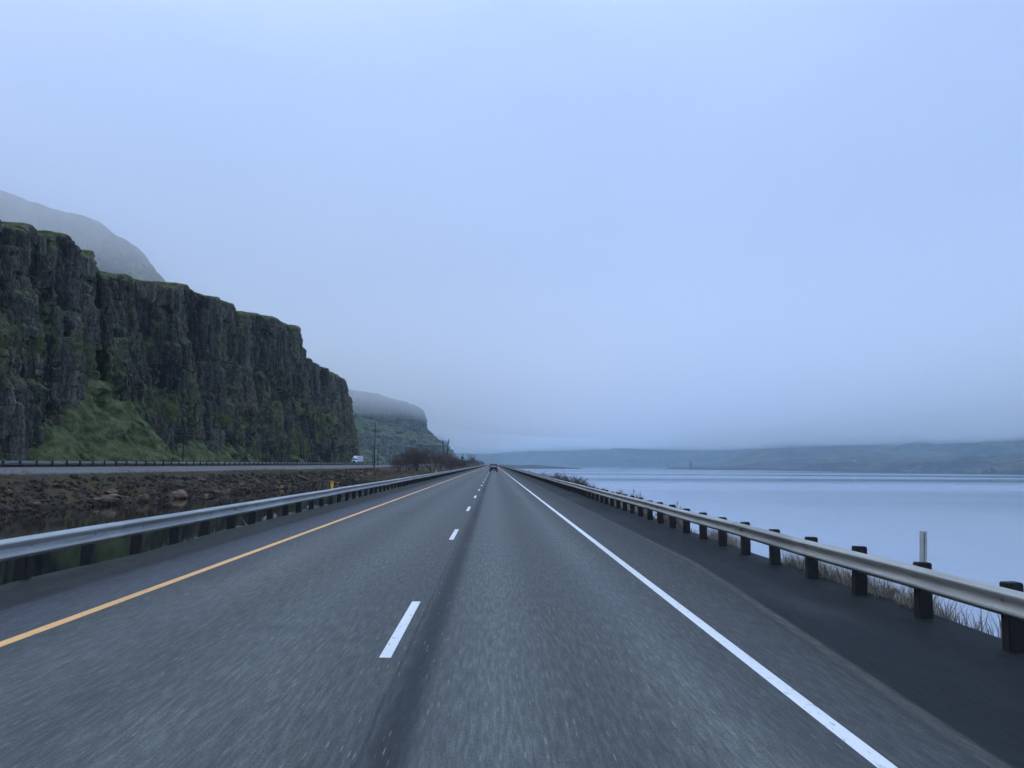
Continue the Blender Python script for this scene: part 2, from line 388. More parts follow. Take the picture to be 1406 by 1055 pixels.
# ------------------------------------------------------------------ ground, water
WATER = -2.9           # still pond; the river lies lower
RIVER = -5.0
def road_z(x): return -SLOPE*x
def wline(y):   # far waterline of the pond
    return np.interp(y, [-100, 40, 77, 90, 108, 134, 164, 200, 240], [-56, -50, -46, -43, -41.3, -39.3, -37.5, -33, -29])
def btop(y):
    return np.interp(y, [-100, 40, 86, 106, 147, 204, 260], [-63, -57, -52.5, -48, -45, -40, -36])
def ground_h(x, y):
    r = road_z(x)-.035
    # strip beyond the shoulder on the pond side
    n = fbm(x*.35, y*.35, 0., 4)
    left_near = np.interp(x, [-14.5, -11.2, -8.3, -7.3, -6.85], [-4.0, -3.2, -.75, -.12, .08])
    wl, bt = wline(y), btop(y)
    t = (x-wl)/(bt-wl)                       # 0 at water line, 1 at the top of the bank
    bank = WATER + (t**.85 if False else np.clip(t, 0, None)**.9)*3.45
    bank = np.where(t < 0, WATER+np.maximum(t*3.45, -1.3), bank)
    flat = np.interp(x, [-90, -76, -63, -61, -57, -40], [1.35, 1.3, 1.15, 1.0, .72, .55])
    far = np.minimum(bank, flat)
    far = far + n*.22*sst(0, .2, t)*(1-sst(.9, 1.15, t)) + n*.05
    lw = np.where(x > -14.5, left_near, np.minimum(np.maximum(far, -4.), flat))
    # beyond the pond the land closes up to the road
    land = np.interp(x, [-60, -30, -12, -8.5, -6.85], [.8, -.3, -.5, -.2, .08]) + n*.25*sst(-8, -12, x)
    k = sst(185, 225, y + n*8)
    lw = lw*(1-k)+np.maximum(land, lw)*k
    rt = np.interp(x, [5.6, 6.15, 6.6, 8.2, 12, 15, 30], [-.16, -.19, -.42, -1.7, -4.4, -6., -9.]) + n*.12*sst(6.1, 7, x)
    out = np.where(x < -6.85, lw, np.where(x > 5.6, rt, r))
    return out
xs = np.concatenate([np.linspace(-130, -62, 18), np.linspace(-61.5, -29, 110), np.linspace(-28, -15, 14), np.linspace(-14.5, -6.6, 30), np.linspace(-6.2, 5.6, 8), np.linspace(5.85, 13, 26), np.linspace(14, 30, 6)])
ys = np.concatenate([np.linspace(-60, 0, 40), np.linspace(.6, 60, 130), np.linspace(60.5, 240, 330), np.linspace(242, 420, 80), np.linspace(430, 2600, 60)])
XX, YY = np.meshgrid(xs, ys, indexing='ij')
G = np.stack([XX, YY, ground_h(XX, YY)], -1)
g = link('ground', grid('ground', G, smooth=True), M['ground']); tag(g, kind='structure')
def sheet(name, x0, x1, y0, y1, z, m, nx=1, ny=1):
    a, b = np.meshgrid(np.linspace(x0, x1, nx+1), np.linspace(y0, y1, ny+1), indexing='ij')
    return link(name, grid(name, np.stack([a, b, np.full_like(a, z)], -1)), m)
tag(sheet('riverbed', -6000, 8000, -2000, 9000, -9.2, M['ground']), kind='structure')
tag(sheet('river', 5.0, 6500, -1500, 8500, RIVER, M['river']), kind='structure')
tag(sheet('pond', -75, -7.6, -80, 260, WATER, M['pond']), kind='structure')

# ------------------------------------------------------------------ road
ROAD_END = 2400
def slab(name, x0, x1, y0, y1, lift, m, parent, ny=1, edge=0.):
    a, b = np.meshgrid(np.linspace(x0, x1, 2), np.linspace(y0, y1, ny+1), indexing='ij')
    if edge: a = a + edge*fbm(b*.8, a*3., 0., 3)
    return link(name, grid(name, np.stack([a, b, road_z(a)+lift], -1)), m, parent)
road = slab('road', -6.95, 6.1, -40, ROAD_END, 0., M['asphalt'], None, 2000, .09); tag(road, kind='structure')
slab('yellow_edge_line', -4.925, -4.79, -40, ROAD_END, .004, M['yellow_line'], road, 2)
slab('white_edge_line', 2.52, 2.66, -40, ROAD_END, .004, M['white_line'], road, 2)
for k in range(-1, 62):
    y0 = 8.05 + 12.19*k
    slab('lane_dash', -1.1, -.985, y0, y0+3.2, .004, M['white_line'], road)
# opposite carriageway
hw = sheet('highway', -75, -63.4, -60, 2000, 1.33, M['asphalt']); tag(hw, kind='structure')

# ------------------------------------------------------------------ guardrails
def wbeam(side):
    f = [(.004,-.156),(.012,-.15),(.06,-.122),(.081,-.105),(.083,-.09),(.078,-.074),(.03,-.036),(.004,-.016),(.0,.0),(.004,.016),(.03,.036),(.078,.074),(.083,.09),(.081,.105),(.06,.122),(.012,.15),(.004,.156)]
    back = [(d-.006, z*.985) for d, z in f][::-1]
    return [(side*d, z) for d, z in f+back]
def guardrail(name, label, x, y0, y1, phase, ztop, side, steel, pd, pw, ptop, step=1.905, n_ind=100, zbase=None, ground=None):
    """side = +1: rail faces +x"""
    root = empty(name, (x, 0, 0), 0, label, 'guardrail')
    zc = ztop-.156
    seg = 3.81; bm = MB(); prof = wbeam(side)
    ysq = np.arange(y0, y1, seg)
    V, Fq = [], []; n = len(prof)
    jit = RNG.normal(0, .006, (len(ysq)+1, 2))
    for i, ya in enumerate(ysq):
        yb = ya+seg+.3
        off = .008*(i % 2)
        base = len(V)
        for yy, j in ((ya, i), (yb, i+1)):
            for u, w in prof: V.append((u+side*off+jit[j,0], yy, zc+w+jit[j,1]))
        for k in range(n): Fq.append((base+k, base+(k+1)%n, base+n+(k+1)%n, base+n+k))
    link('rail', np_mesh('rail', V, Fq), steel, root)
    def post_mesh(nm):
        mb = MB(); h = ptop-zbase+.5
        mb.box((-side*(pd/2+.006), 0, ptop-h/2), (pd, pw, h), bev=.012); return mb.mesh(nm)
    pm = post_mesh('post'); pm.materials.append(M['timber'])
    bm_ = MB().cyl((side*.02, 0, zc), .014, .03, 'x', 8).mesh('bolt'); bm_.materials.append(M['galv_dull'])
    ys_ = [phase+step*k for k in range(int((y0-phase)/step), int((y1-phase)/step))]
    vis = sorted([y for y in ys_ if y > 3], key=abs); near = vis[:n_ind]; rest = vis[n_ind:]+[y for y in ys_ if y <= 3]
    for y in near:
        p = bpy.data.objects.new('post', pm); COL.objects.link(p); p.parent = root; p.location = (RNG.normal(0, .006), y, RNG.normal(0, .012)); p.rotation_euler = (RNG.normal(0, .012), RNG.normal(0, .012), RNG.normal(0, .03))
        if y < 60:
            b = bpy.data.objects.new('bolt', bm_); COL.objects.link(b); b.parent = p
    mb = MB()
    for y in rest:
        h = ptop-zbase+.5; mb.box((-side*(pd/2+.006)+RNG.normal(0, .006), y, ptop-h/2+RNG.normal(0, .012)), (pd, pw, h))
    o = mb.build('post', M['timber'], root); tag(o, kind='stuff')
    return root
guardrail('guardrail', 'dull steel guardrail on dark timber posts along the river-side shoulder', 5.72, -12, 1500, 10.95, .575, -1, M['galv_dull'], .19, .155, .615, zbase=-.15)
guardrail('guardrail', 'steel guardrail with bright top edge on timber posts beside the dark pond', -6.95, -12, 1500, 10.5, .79, 1, M['galv'], .18, .15, .76, zbase=.08)
guardrail('guardrail', 'low guardrail of the opposite carriageway at the foot of the cliff', -62.2, 30, 900, 50., 1.88, -1, M['galv'], .16, .3, 1.9, step=3.81, n_ind=100, zbase=1.1)

# railway track in front of that guardrail
tr = empty('railway_track', (-59.3, 0, 0), 0, 'rusty railway track on pale ballast above the rocky bank', 'railway')
for dx in (-.72, .72):
    prof = [(-.07,0),(.07,0),(.07,.02),(.012,.04),(.012,.12),(.036,.13),(.036,.17),(-.036,.17),(-.036,.13),(-.012,.12),(-.012,.04),(-.07,.02)]
    MB().prism([(u+dx, w+1.06) for u, w in prof], -60, 900).build('rail', M['rust'], tr)

# ------------------------------------------------------------------ cliffs
def path(pts, s_step):
    P = np.array(pts, float); L = np.concatenate([[0], np.cumsum(np.hypot(*(np.diff(P[:, :2], axis=0).T)))])
    s = np.concatenate([np.arange(a, b, s_step(.5*(a+b))) for a, b in zip(L, L[1:])] + [[L[-1]]])
    Q = np.stack([np.interp(s, L, P[:, k]) for k in range(3)], 1)
    # smooth plan direction
    S2 = np.arange(0, L[-1], 2.); X2 = np.interp(S2, L, P[:, 0]); Y2 = np.interp(S2, L, P[:, 1])
    k = np.hanning(7); k /= k.sum()
    pad = lambda a: np.convolve(np.pad(a, 3, mode='reflect', reflect_type='odd'), k, 'valid')
    X2, Y2 = pad(X2), pad(Y2); Q[:, 0] = np.interp(s, S2, X2); Q[:, 1] = np.interp(s, S2, Y2)
    k = np.hanning(21); k /= k.sum()
    pad = lambda a: np.convolve(np.pad(a, 10, mode='reflect', reflect_type='odd'), k, 'valid')
    k = np.hanning(45); k /= k.sum(); pad = lambda a: np.convolve(np.pad(a, 22, mode='reflect', reflect_type='odd'), k, 'valid')
    tx, ty = np.gradient(pad(X2)), np.gradient(pad(Y2)); ln = np.hypot(tx, ty)+1e-9; tx, ty = tx/ln, ty/ln
    T = np.stack([np.interp(s, S2, ty), -np.interp(s, S2, tx)], 1); T /= np.linalg.norm(T, axis=1, keepdims=True)
    return s, Q, T
def cliff(name, pts, s_step, nrow, base_z, lean, big, colw, cones, seed, ledges, plateau, m, xmax=None, grit=1., pdir=(-.96, .1), moss=0.):
    s, Q, T = path(pts, s_step); n = len(s)
    rim = Q[:, 2] + fbm(s/9., seed, 0., 4)*.7*grit + 1.3*grit*(_h(np.floor(s/(colw*1.7)+.4*fbm(s/6., 1., 0., 2)), 3, seed)-.5)
    t = np.linspace(0, 1, nrow)
    S = s[:, None]; Z = base_z + (rim[:, None]-base_z)*t[None, :]
    Yw = np.broadcast_to(Q[:, 1][:, None], Z.shape)
    h = (Z-base_z)
    d = lean*(1-t[None, :])**1.15
    d = d + big*fbm(S/48., Z/140.+seed, seed*1., 3) + big*.55*np.abs(fbm(S/17.+3, Z/55., seed+2., 3))
    # ledges: shelves cut into the face
    for zc, w, amp, sl in ledges:
        zk = zc + amp*fbm(S/35., seed+zc, 0., 3) + sl*fbm(S/150., zc, 0., 1)
        ww = w*np.clip(.35+fbm(S/28., zc+9, 0., 2), 0, 1.3)
        d = d + ww*(1-sst(zk-.9*grit, zk+.9*grit, Z))
    # columns: wide buttresses and narrow prisms, broken into blocks by level bands
    tint = np.zeros_like(Z)
    for w, a, zh, sd in ((colw*3.2, 2.0, 26., 1), (colw, 1.1, 12., 2), (colw*.4, .45, 5.0, 3)):
        q = S/w + .55*fbm(S/(w*3), Z/(zh*1.6), seed+sd, 2) ; i = np.floor(q); f = q-i
        band = np.floor(Z/zh + 1.3*_h(i, sd, seed) + .15*fbm(S/8., Z/8., 3., 2))
        r = _h(i, band, seed*7+sd)
        d = d + a*grit*(r-.5)*1.5 - a*grit*(.4*np.abs(2*f-1)**3 + .7*np.abs(2*f-1)**10)
        fz = Z/zh + 1.3*_h(i, sd, seed) + .15*fbm(S/8., Z/8., 3., 2); fz = fz-np.floor(fz); d = d - a*grit*.45*np.abs(2*fz-1)**14
        tint = tint + (r-.5)*(.5, .8, .6)[sd-1]
    d = d + .3*grit*fbm(S/1.1, Z/1.3, seed, 4)
    # eroded round lip
    e = np.clip(1-(rim[:, None]-Z)/(1.3*grit), 0, 1); d = d - e**2*.9*grit
    turf = np.zeros_like(Z)
    foot = Q[:, 0]+T[:, 0]*d[:, :max(4, nrow//5)].mean(1)
    order = np.argsort(Q[:, 1]); yq = np.arange(Q[:, 1].min(), Q[:, 1].max()+4, 4.); fq = np.interp(yq, Q[order, 1], foot[order])
    kk = np.hanning(15); kk /= kk.sum(); fq = np.convolve(np.pad(fq, 7, mode='edge'), kk, 'valid'); xfoot = np.interp(Q[:, 1], yq, fq)[:, None] - .3*grit
    for yc, H, k, ex in cones:
        dy = Yw-yc + 1.2*fbm(Z/7., yc, 0., 2); cr_ = 7.*grit
        Ht = H - k*(np.sqrt(dy*dy+cr_*cr_)-cr_) + 1.6*grit*fbm(S/6., Z/6., yc, 3) - 9*grit*np.clip(fbm(S/9., Z/7., 2.7, 3)-.1, 0, 1)
        dt = ex*(Ht-h)
        cand = (xfoot-Q[:, 0][:, None])/np.maximum(T[:, 0][:, None], .45) + dt
        use = (Ht > h) & (cand > d)
        d = np.where(use, cand + .4*grit*fbm(S/2.2, Z/2.2, 4., 4), d); turf = np.where(use, 1., turf)
    X = Q[:, 0][:, None] + T[:, 0][:, None]*d; Y = Q[:, 1][:, None] + T[:, 1][:, None]*d
    mo = fbm(S/17., Z/8., seed+11., 4) + .25*fbm(S/70., Z/60., seed+2., 2)
    turf = np.maximum(turf, moss*.72*sst(.1, .36, mo)*sst(46, 20, h))
    if xmax is not None: X = np.minimum(X, xmax + .3*fbm(Y/3., Z/3., 0., 2))
    Zp = Z + .25*grit*fbm(S/2.2, Z/2.2, seed+5., 2)
    G1 = np.stack([X, Y, Zp], -1)
    rows, tr_ = [], []
    for dist in plateau:
        dd = d[:, -1]
        zz = Zp[:, -1] + dist*.06*min(1, dist/8) + .5*grit*fbm(s/3., dist*.4, seed, 3)*min(1, dist/3) + .35*grit*min(1, dist)
        rows.append(np.stack([Q[:, 0]+T[:, 0]*dd+pdir[0]*dist, Q[:, 1]+T[:, 1]*dd+pdir[1]*dist, zz], -1)); tr_.append(np.ones(n))
    Gf = np.concatenate([G1, np.stack(rows, 1)], 1); turf = np.concatenate([turf, np.stack(tr_, 1)], 1); tint = np.concatenate([tint, np.zeros((n, len(tr_)))], 1)
    turf[:, nrow-3:nrow] = np.maximum(turf[:, nrow-3:nrow], .55)
    me = grid(name, Gf)
    at = me.attributes.new('turf', 'FLOAT', 'POINT'); at.data.foreach_set('value', turf.ravel().astype(np.float32))
    at = me.attributes.new('block', 'FLOAT', 'POINT'); at.data.foreach_set('value', tint.ravel().astype(np.float32))
    o = link(name, me, m); tag(o, kind='structure'); return o
def rimpt(px, py, x):
    p = at_x(px, py, x); return (p[0], p[1], p[2])
NEAR = [(-104, -70, 44), (-102, 40, 46), (-97, 120, 47)] + [rimpt(*a) for a in
    ((0,306,-95),(60,319,-95),(84,322,-94.5),(101,343,-95),(104,366,-106),(108,370,-103),(122,371,-97),(140,376,-96),(171,378,-96),(174,388,-103),(190,390,-100),(208,391,-96),(240,390,-94),(251,398,-99),(270,403,-95),(300,412,-94),(328,428,-93),(362,436,-91),(398,450,-88),(421,470,-84),(426,494,-92),(434,499,-89),(450,507,-85),(474,517,-83),(487,527,-82))]
e = NEAR[-1]
NEAR += [(-86, e[1]+7, 42), (-110, e[1]+14, 44), (-190, e[1]+20, 47), (-330, e[1]+40, 50)]
cliff('cliff', NEAR, lambda s: 1.1 if s < 205 or s > 530 else .24, 225, 1.0, 5.0, 3.6, 2.3,
      [(163, 8.5, .5, 1.), (186, 21, 1.05, .85), (193, 11, .3, .9), (238, 8., .12, 1.0), (270, 7., .3, 1.0), (330, 5, .4, 1.), (390, 4, .3, 1.), (120, 9, .4, 1.)],
      3, [(33, 1.1, 4, 3), (23, 1.5, 5, 4), (13, 1.0, 4, 3), (41, .5, 3, 2)], [.6, 1.6, 4, 9, 22, 60, 150], M['cliff'], xmax=-75.5, moss=1.)
# second headland: lower tier, then the upper tier set back over a green slope
LOW = [(-260, 560, 34), (-175, 640, 37), (-150, 800, 36), (-118, 920, 34), (-92, 1000, 32), (-78, 1150, 27), (-69, 1235, 20), (-62, 1290, 9), (-66, 1330, 4), (-150, 1370, 4)]
cliff('cliff', LOW, lambda s: 1.6, 48, .5, 14, 7, 5.5, [(820, 18, .3, 1.3), (900, 12, .2, 1.3), (1000, 14, .22, 1.3), (1110, 12, .2, 1.3), (1200, 8, .15, 1.4)], 8, [(20, 6, 5, 3), (28, 3, 3, 2)], [2, 6, 14, 30, 50], M['far_cliff'], grit=1.7)
UP = [(-420, 860, 104), (-290, 900, 99), (-215, 930, 95), (-176, 958, 91), (-150, 972, 86), (-130, 985, 83), (-113, 1003, 79), (-101, 1020, 73), (-112, 1060, 68), (-180, 1150, 72)]
cliff('cliff', UP, lambda s: 1.4, 70, 24, 13, 6, 5.5, [(905, 44, .35, 1.0), (945, 40, .45, 1.), (1000, 18, .25, 1.5), (1050, 20, .3, 1.5)], 15, [(58, 5, 6, 4), (66, 3, 3, 3)], [2, 6, 16, 40, 90], M['far_cliff'], grit=1.8, pdir=(-.55, .83))
FARC = [(-420, 1780, 84), (-250, 1830, 80), (-160, 1860, 75), (-128, 1890, 71), (-117, 1910, 64), (-108, 1925, 46), (-99, 1945, 30), (-88, 1975, 12), (-90, 2030, 6), (-200, 2100, 6)]
cliff('cliff', FARC, lambda s: 2.5, 40, 0., 10, 7, 8, [(1860, 16, .2, 1.3), (1920, 14, .2, 1.3)], 23, [(40, 5, 6, 4)], [3, 10, 30, 90], M['far_cliff'], grit=2.2)
# foggy hill above the first cliff
HB = [(-560, 200, 205), (-430, 330, 190)] + [tuple(at_y(px, py, 490+dy)) for px, py, dy in ((-60,240,-30),(0,257,-15),(30,268,0),(60,281,0),(90,291,0),(115,297,5),(135,305,5),(160,324,10),(178,332,10),(192,340,12),(204,358,16),(214,372,20),(226,388,24),(232,410,28),(238,470,30))]
HB += [(HB[-1][0]-20, HB[-1][1]+30, 60), (HB[-1][0]-200, HB[-1][1]+80, 70)]
cliff('hill', HB, lambda s: 1.5, 42, 60, 60, 6, 7, [], 31, [(120, 2, 8, 6), (95, 2, 8, 5)], [3, 10, 30, 90], M['far_cliff'], grit=.7, pdir=(-.3, .95))

# hills across the river (polar grid about the straight reach)
def far_hills(name, shore, rise, Rmax, nr, seed, taper=False):
    az = np.array([a for a, _ in shore]); rad = np.array([r for _, r in shore])
    A = np.concatenate([np.linspace(az[0], az[-1], 420)]); r0 = np.interp(A, az, rad)
    u = np.linspace(0, 1, nr)**1.6; D = u[None, :]*Rmax*np.ones((len(A), 1))
    rr = r0[:, None] + D + 14*fbm(A[:, None]*60, seed, 0., 3)*np.ones_like(D)
    X = np.sin(A)[:, None]*rr; Y = np.cos(A)[:, None]*rr
    hgt = np.interp(D, *rise)*(1+.28*fbm(X/420., Y/420., seed, 4)) + np.clip(D/40, 0, 1)*4*fbm(X/60., Y/60., seed, 4) + np.clip(D/400, 0, 1)*26*(np.abs(fbm(X/260., Y/260., seed+1., 4))-.3)
    if taper: hgt = RIVER+.5+(hgt-RIVER-.5)*(.03+.97*sst(A[0]+.02, A[0]+.16, A))[:, None]
    hgt = np.where(D <= 0, RIVER-.8, np.maximum(hgt, RIVER+.4))
    back = Rmax+30.
    o = link(name, grid(name, np.stack([X, Y, hgt], -1), flip=True), M['hill']); tag(o, kind='structure'); return o
def azr(px, py):
    p = at_z(px, py, RIVER); return (math.atan2(p[0], p[1]), math.hypot(p[0], p[1]))
SH = [azr(*a) for a in ((905,642.3),(950,644.3),(1050,645.9),(1150,647.6),(1300,649.8),(1406,652.2))]
SH = [(SH[0][0]-.004, SH[0][1]+350)] + SH
a_l, r_l = SH[-1]; SHX = r_l*math.sin(a_l)
for k in range(1, 8):
    a = a_l + k*.12; SH.append((a, SHX/math.sin(min(a, 1.45))))
RIVER_HILL = far_hills('hill', SH, ([0, 8, 40, 300, 700, 1300, 2000], [-5, -1.5, 3, 14, 40, 110, 190]), 2000, 90, 5, True)
SB = [(-.115, 3200), (-.03, 3000), (.03, 2800), (.06, 2600), (.12, 2200), (.21, 2000), (.3, 2000), (.45, 2000)]
far_hills('hill', SB, ([0, 10, 60, 400, 900, 1700], [-5, -1, 8, 55, 130, 220]), 1700, 70, 12)
# low spit at the end of the river road
sp = np.stack(np.meshgrid(np.linspace(6, 150, 60), np.linspace(1250, 1500, 24), indexing='ij'), -1)
hz = 1.2*np.sin(np.clip((sp[..., 1]-1250)/250, 0, 1)*math.pi)*np.clip((150-sp[..., 0])/70, 0, 1)*4.6-5.4 + .8*fbm(sp[..., 0]/14, sp[..., 1]/30)
tag(link('spit', grid('spit', np.concatenate([sp, hz[..., None]], -1), flip=False), M['ground']), kind='structure')

#==PART2==
def land(px, py, lo=8., hi=900., n=4000):
    """where the line of sight through a pixel meets the modelled ground"""
    d = ray(px, py); tt = np.linspace(lo, hi, n)
    P = d[None]*tt[:, None] + np.array([0, 0, CAM_H]); g = np.maximum(ground_h(P[:, 0], P[:, 1]), WATER-.1)
    k = np.argmax(P[:, 2] < g); return P[k]
def gz(x, y): return float(ground_h(np.array([float(x)]), np.array([float(y)]))[0])

# ---- plants
def seg_mesh(name, segs, sides=3):
    """tapered prisms; segs rows: p0(3) p1(3) r0 r1"""
    S = np.asarray(segs, float); n = len(S); p0, p1 = S[:, :3], S[:, 3:6]
    d = p1-p0; d /= np.linalg.norm(d, axis=1, keepdims=True)+1e-9
    up = np.where(np.abs(d[:, 2:3]) < .9, np.array([[0, 0, 1.]]), np.array([[1., 0, 0]]))
    a = np.cross(d, up); a /= np.linalg.norm(a, axis=1, keepdims=True); b = np.cross(d, a)
    V = np.zeros((n, 2, sides, 3))
    for k in range(sides):
        w = a*math.cos(2*math.pi*k/sides)+b*math.sin(2*math.pi*k/sides)
        V[:, 0, k] = p0+w*S[:, 6:7]; V[:, 1, k] = p1+w*S[:, 7:8]
    base = (np.arange(n)*2*sides)[:, None]
    F = np.stack([np.stack([base[:, 0]+k, base[:, 0]+(k+1) % sides, base[:, 0]+sides+(k+1) % sides, base[:, 0]+sides+k], 1) for k in range(sides)], 1).reshape(-1, 4)
    return np_mesh(name, V.reshape(-1, 3), F)
def grow(rng, h, stems, spread, lean=.25, k1=1., levels=4, kids=(5, 5, 5, 4), twig_r=.012, r0=None, droop=0., upright=.35):
    trunk, twigs = [], []
    def branch(p, d, L, r, lv):
        n = 3 if lv < 2 else 2; pts = [p]
        for i in range(n):
            d = (d + Vector(rng.normal(0, .16 if lv else .07, 3)) + Vector((0, 0, upright*.22 if lv else 0)) - Vector((0, 0, droop*.1*lv))).normalized()
            q = pts[-1] + d*(L/n); ra = max(twig_r, r*(1-i/n*.55)); rb = max(twig_r*.6, r*(1-(i+1)/n*.55))
            (trunk if lv == 0 else twigs).append((*pts[-1], *q, ra, rb)); pts.append(q)
        if lv >= levels: return
        k = kids[min(lv, len(kids)-1)]
        for j in range(k):
            u = (.3 if lv == 0 else .2) + (.7 if lv == 0 else .8)*(j+rng.rand())/k
            f = u*n; i = min(int(f), n-1); q = pts[i].lerp(pts[i+1], f-i)
            ang = rng.rand()*6.28; side = d.orthogonal().normalized(); side.rotate(Matrix.Rotation(ang, 3, d))
            nd = (d*(.75-.2*spread) + side*(.45+.5*spread)*(.8+.4*rng.rand())).normalized()
            branch(q, nd, L*(.62-.25*u*(lv == 0))*(k1 if lv == 0 else 1.)*(.75+.5*rng.rand()), r*.5*(1.1-.5*u), lv+1)
    for s in range(stems):
        a = rng.rand()*6.28; l = lean*(.4+rng.rand()) if stems > 1 else lean*.25
        branch(Vector((math.cos(a)*.12*stems**.5, math.sin(a)*.12*stems**.5, -.25)), Vector((math.cos(a)*l, math.sin(a)*l, 1)).normalized(), h*(.62+.15*rng.rand()), r0 or h*.017, 0)
    return trunk, twigs
def tree_kind(name, seed, mt, **kw):
    tr_, tw = grow(np.random.RandomState(seed), **kw)
    a = seg_mesh('trunk', tr_, 5); a.materials.append(M['bark']); b = seg_mesh('crown', tw, 3); b.materials.append(mt); return a, b
def plant(name, meshes, loc, rz, sc, label, cat, group=None):
    o = empty(name, loc, rz, label, cat, group, sc)
    for nm, me in zip(('trunk', 'crown'), meshes):
        c = bpy.data.objects.new(nm, me); COL.objects.link(c); c.parent = o
    return o
K = {
 'round1': tree_kind('t', 1, M['twig_red'], h=7, stems=4, spread=.75, lean=.5, levels=4, kids=(7, 6, 5, 5), twig_r=.0105, upright=.3),
 'round2': tree_kind('t', 2, M['twig_red'], h=7, stems=5, spread=.8, lean=.6, levels=4, kids=(6, 6, 5, 5), twig_r=.0105, upright=.25),
 'tall': tree_kind('t', 3, M['twig'], h=9, stems=1, spread=.5, levels=4, kids=(11, 5, 4, 4), twig_r=.012, upright=.6),
 'poplar': tree_kind('t', 4, M['twig_dark'], h=23, stems=1, spread=.02, k1=.2, levels=2, kids=(46, 6), twig_r=.016, upright=1.6, r0=.17),
 'snag': tree_kind('t', 5, M['twig_dark'], h=9.5, stems=1, spread=.55, levels=2, kids=(12, 5), twig_r=.018, r0=.2, upright=.5),
 'bush': tree_kind('t', 6, M['twig'], h=2.6, stems=18, spread=.6, lean=.75, levels=3, kids=(7, 7, 5), twig_r=.015, upright=.2),
 'bush2': tree_kind('t', 7, M['twig_red'], h=2.2, stems=17, spread=.7, lean=.9, levels=3, kids=(7, 7, 5), twig_r=.015, upright=.2),
 'tan': tree_kind('t', 8, M['twig_tan'], h=1.0, stems=22, spread=.6, lean=.8, levels=3, kids=(7, 6, 5), twig_r=.011, r0=.008, upright=.3),
}
def conifer_kind(seed, h, w, gaps):
    rng = np.random.RandomState(seed); tr_ = [(0, 0, -.3, 0, 0, h*.5, h*.02, h*.013), (0, 0, h*.5, rng.normal(0, .1), 0, h, h*.013, .015)]; quads = []
    z = h*.16
    while z < h*.985:
        k = rng.randint(4, 8); f = (h-z)/h
        dense = .35 if rng.rand() < gaps else 1.
        for j in range(k):
            a = rng.rand()*6.28; L = w*(f**.75)*(.55+.6*rng.rand())*(1. if dense > .5 else .5) + .12
            tip = Vector((math.cos(a)*L, math.sin(a)*L, z+L*(.12-.35*f))); tr_.append((0, 0, z, *tip, .03, .01))
            for q in range(int(26*dense*max(.4, L/1.6))):
                u = .15+.85*rng.rand(); c = Vector((0, 0, z)).lerp(tip, u)+Vector(rng.normal(0, .1+.05*L, 3)); s = .16+.2*rng.rand()
                d1 = Vector(rng.normal(0, 1, 3)).normalized()*s; d2 = Vector((rng.normal(), rng.normal(), -.6)).normalized()*s*.5
                quads.append([c-d1, c+d2, c+d1, c-d2])
        z += h*(.035+.04*rng.rand())*(1.5 if dense < .5 else 1.)
    a = seg_mesh('trunk', tr_, 5); a.materials.append(M['bark'])
    b = np_mesh('crown', np.array([[tuple(v) for v in q] for q in quads]).reshape(-1, 3), np.arange(len(quads)*4).reshape(-1, 4)); b.materials.append(M['needle']); return a, b
K['conifer'] = conifer_kind(3, 8.5, 3.0, .45); K['conifer2'] = conifer_kind(5, 7.0, 1.9, .1)

GT = 'bare trees and bushes where the pond ends'
for i, (px, Y, kind, s, lab) in enumerate([
    (573, 226, 'round1', (1.35, 1.35, 1.06), 'broad reddish-brown bare tree, tallest of the thicket beyond the end of the pond'),
    (549, 222, 'round2', .74, 'low bare bush at the pond end of the thicket, beside the thin dark snag'),
    (594, 236, 'round2', 1.1, 'rounded bare tree on the road side of the broad reddish thicket tree'),
    (560, 236, 'round1', 1.05, 'bare bushy tree just behind the thin dark snag'),
    (604, 262, 'round1', .95, 'smaller bare bushy tree in front of the two poplars'),
    (616, 305, 'round2', 1.0, 'grey-brown bare bush between the two poplars and the layered conifer'),
    (624, 345, 'round1', .8, 'grey bare bush close before the layered conifer'),
    (641, 470, 'round2', .75, 'low bare bush just past the layered conifer'),
    (648.5, 500, 'tall', .92, 'slim bare tree standing alone past the layered conifer'),
    (628, 300, 'round2', .62, 'low wispy bush under the layered conifer, beside the rail'),
    (621, 270, 'round1', .6, 'low wispy bush close behind the rail before the two poplars'),
    (638, 560, 'round2', .95, 'hazy bush on the cliff side past the layered conifer'),
    (650, 620, 'round1', .95, 'hazy rounded bush behind the slim lone tree'),
    (645, 720, 'round2', 1.2, 'wide hazy thicket on the cliff side near the vanishing point'),
    (655, 640, 'round1', .8, 'small hazy bush past the slim lone tree'),
    (661, 820, 'round2', .85, 'hazy bush farthest along the verge, where the road vanishes'),
]):
    p = at_y(px, 637, Y); x = p[0]
    plant('bare_tree', K[kind], (x, Y, gz(x, Y)-.1), i*1.3, s, lab, 'tree', GT)
p = at_y(555.5, 637, 214); plant('bare_tree', K['snag'], (p[0], 214, gz(p[0], 214)-.1), .4, .72, 'thin dark snag standing at the near edge of the reddish thicket', 'tree', GT)
p = at_y(609.5, 637, 480); plant('poplar', K['poplar'], (p[0], 480, .2), 0., .93, 'narrow bare poplar, the slightly shorter of two side by side, on the cliff side', 'tree', 'two bare poplars')
p = at_y(614.2, 637, 486); plant('poplar', K['poplar'], (p[0], 486, .2), 2., .98, 'narrow bare poplar, the taller of two side by side, nearer the road', 'tree', 'two bare poplars')
p = at_y(635, 637, 405); plant('conifer', K['conifer'], (p[0], 405, gz(p[0], 405)), .5, .86, 'dark open-layered conifer beside the road past the bare thicket', 'tree')
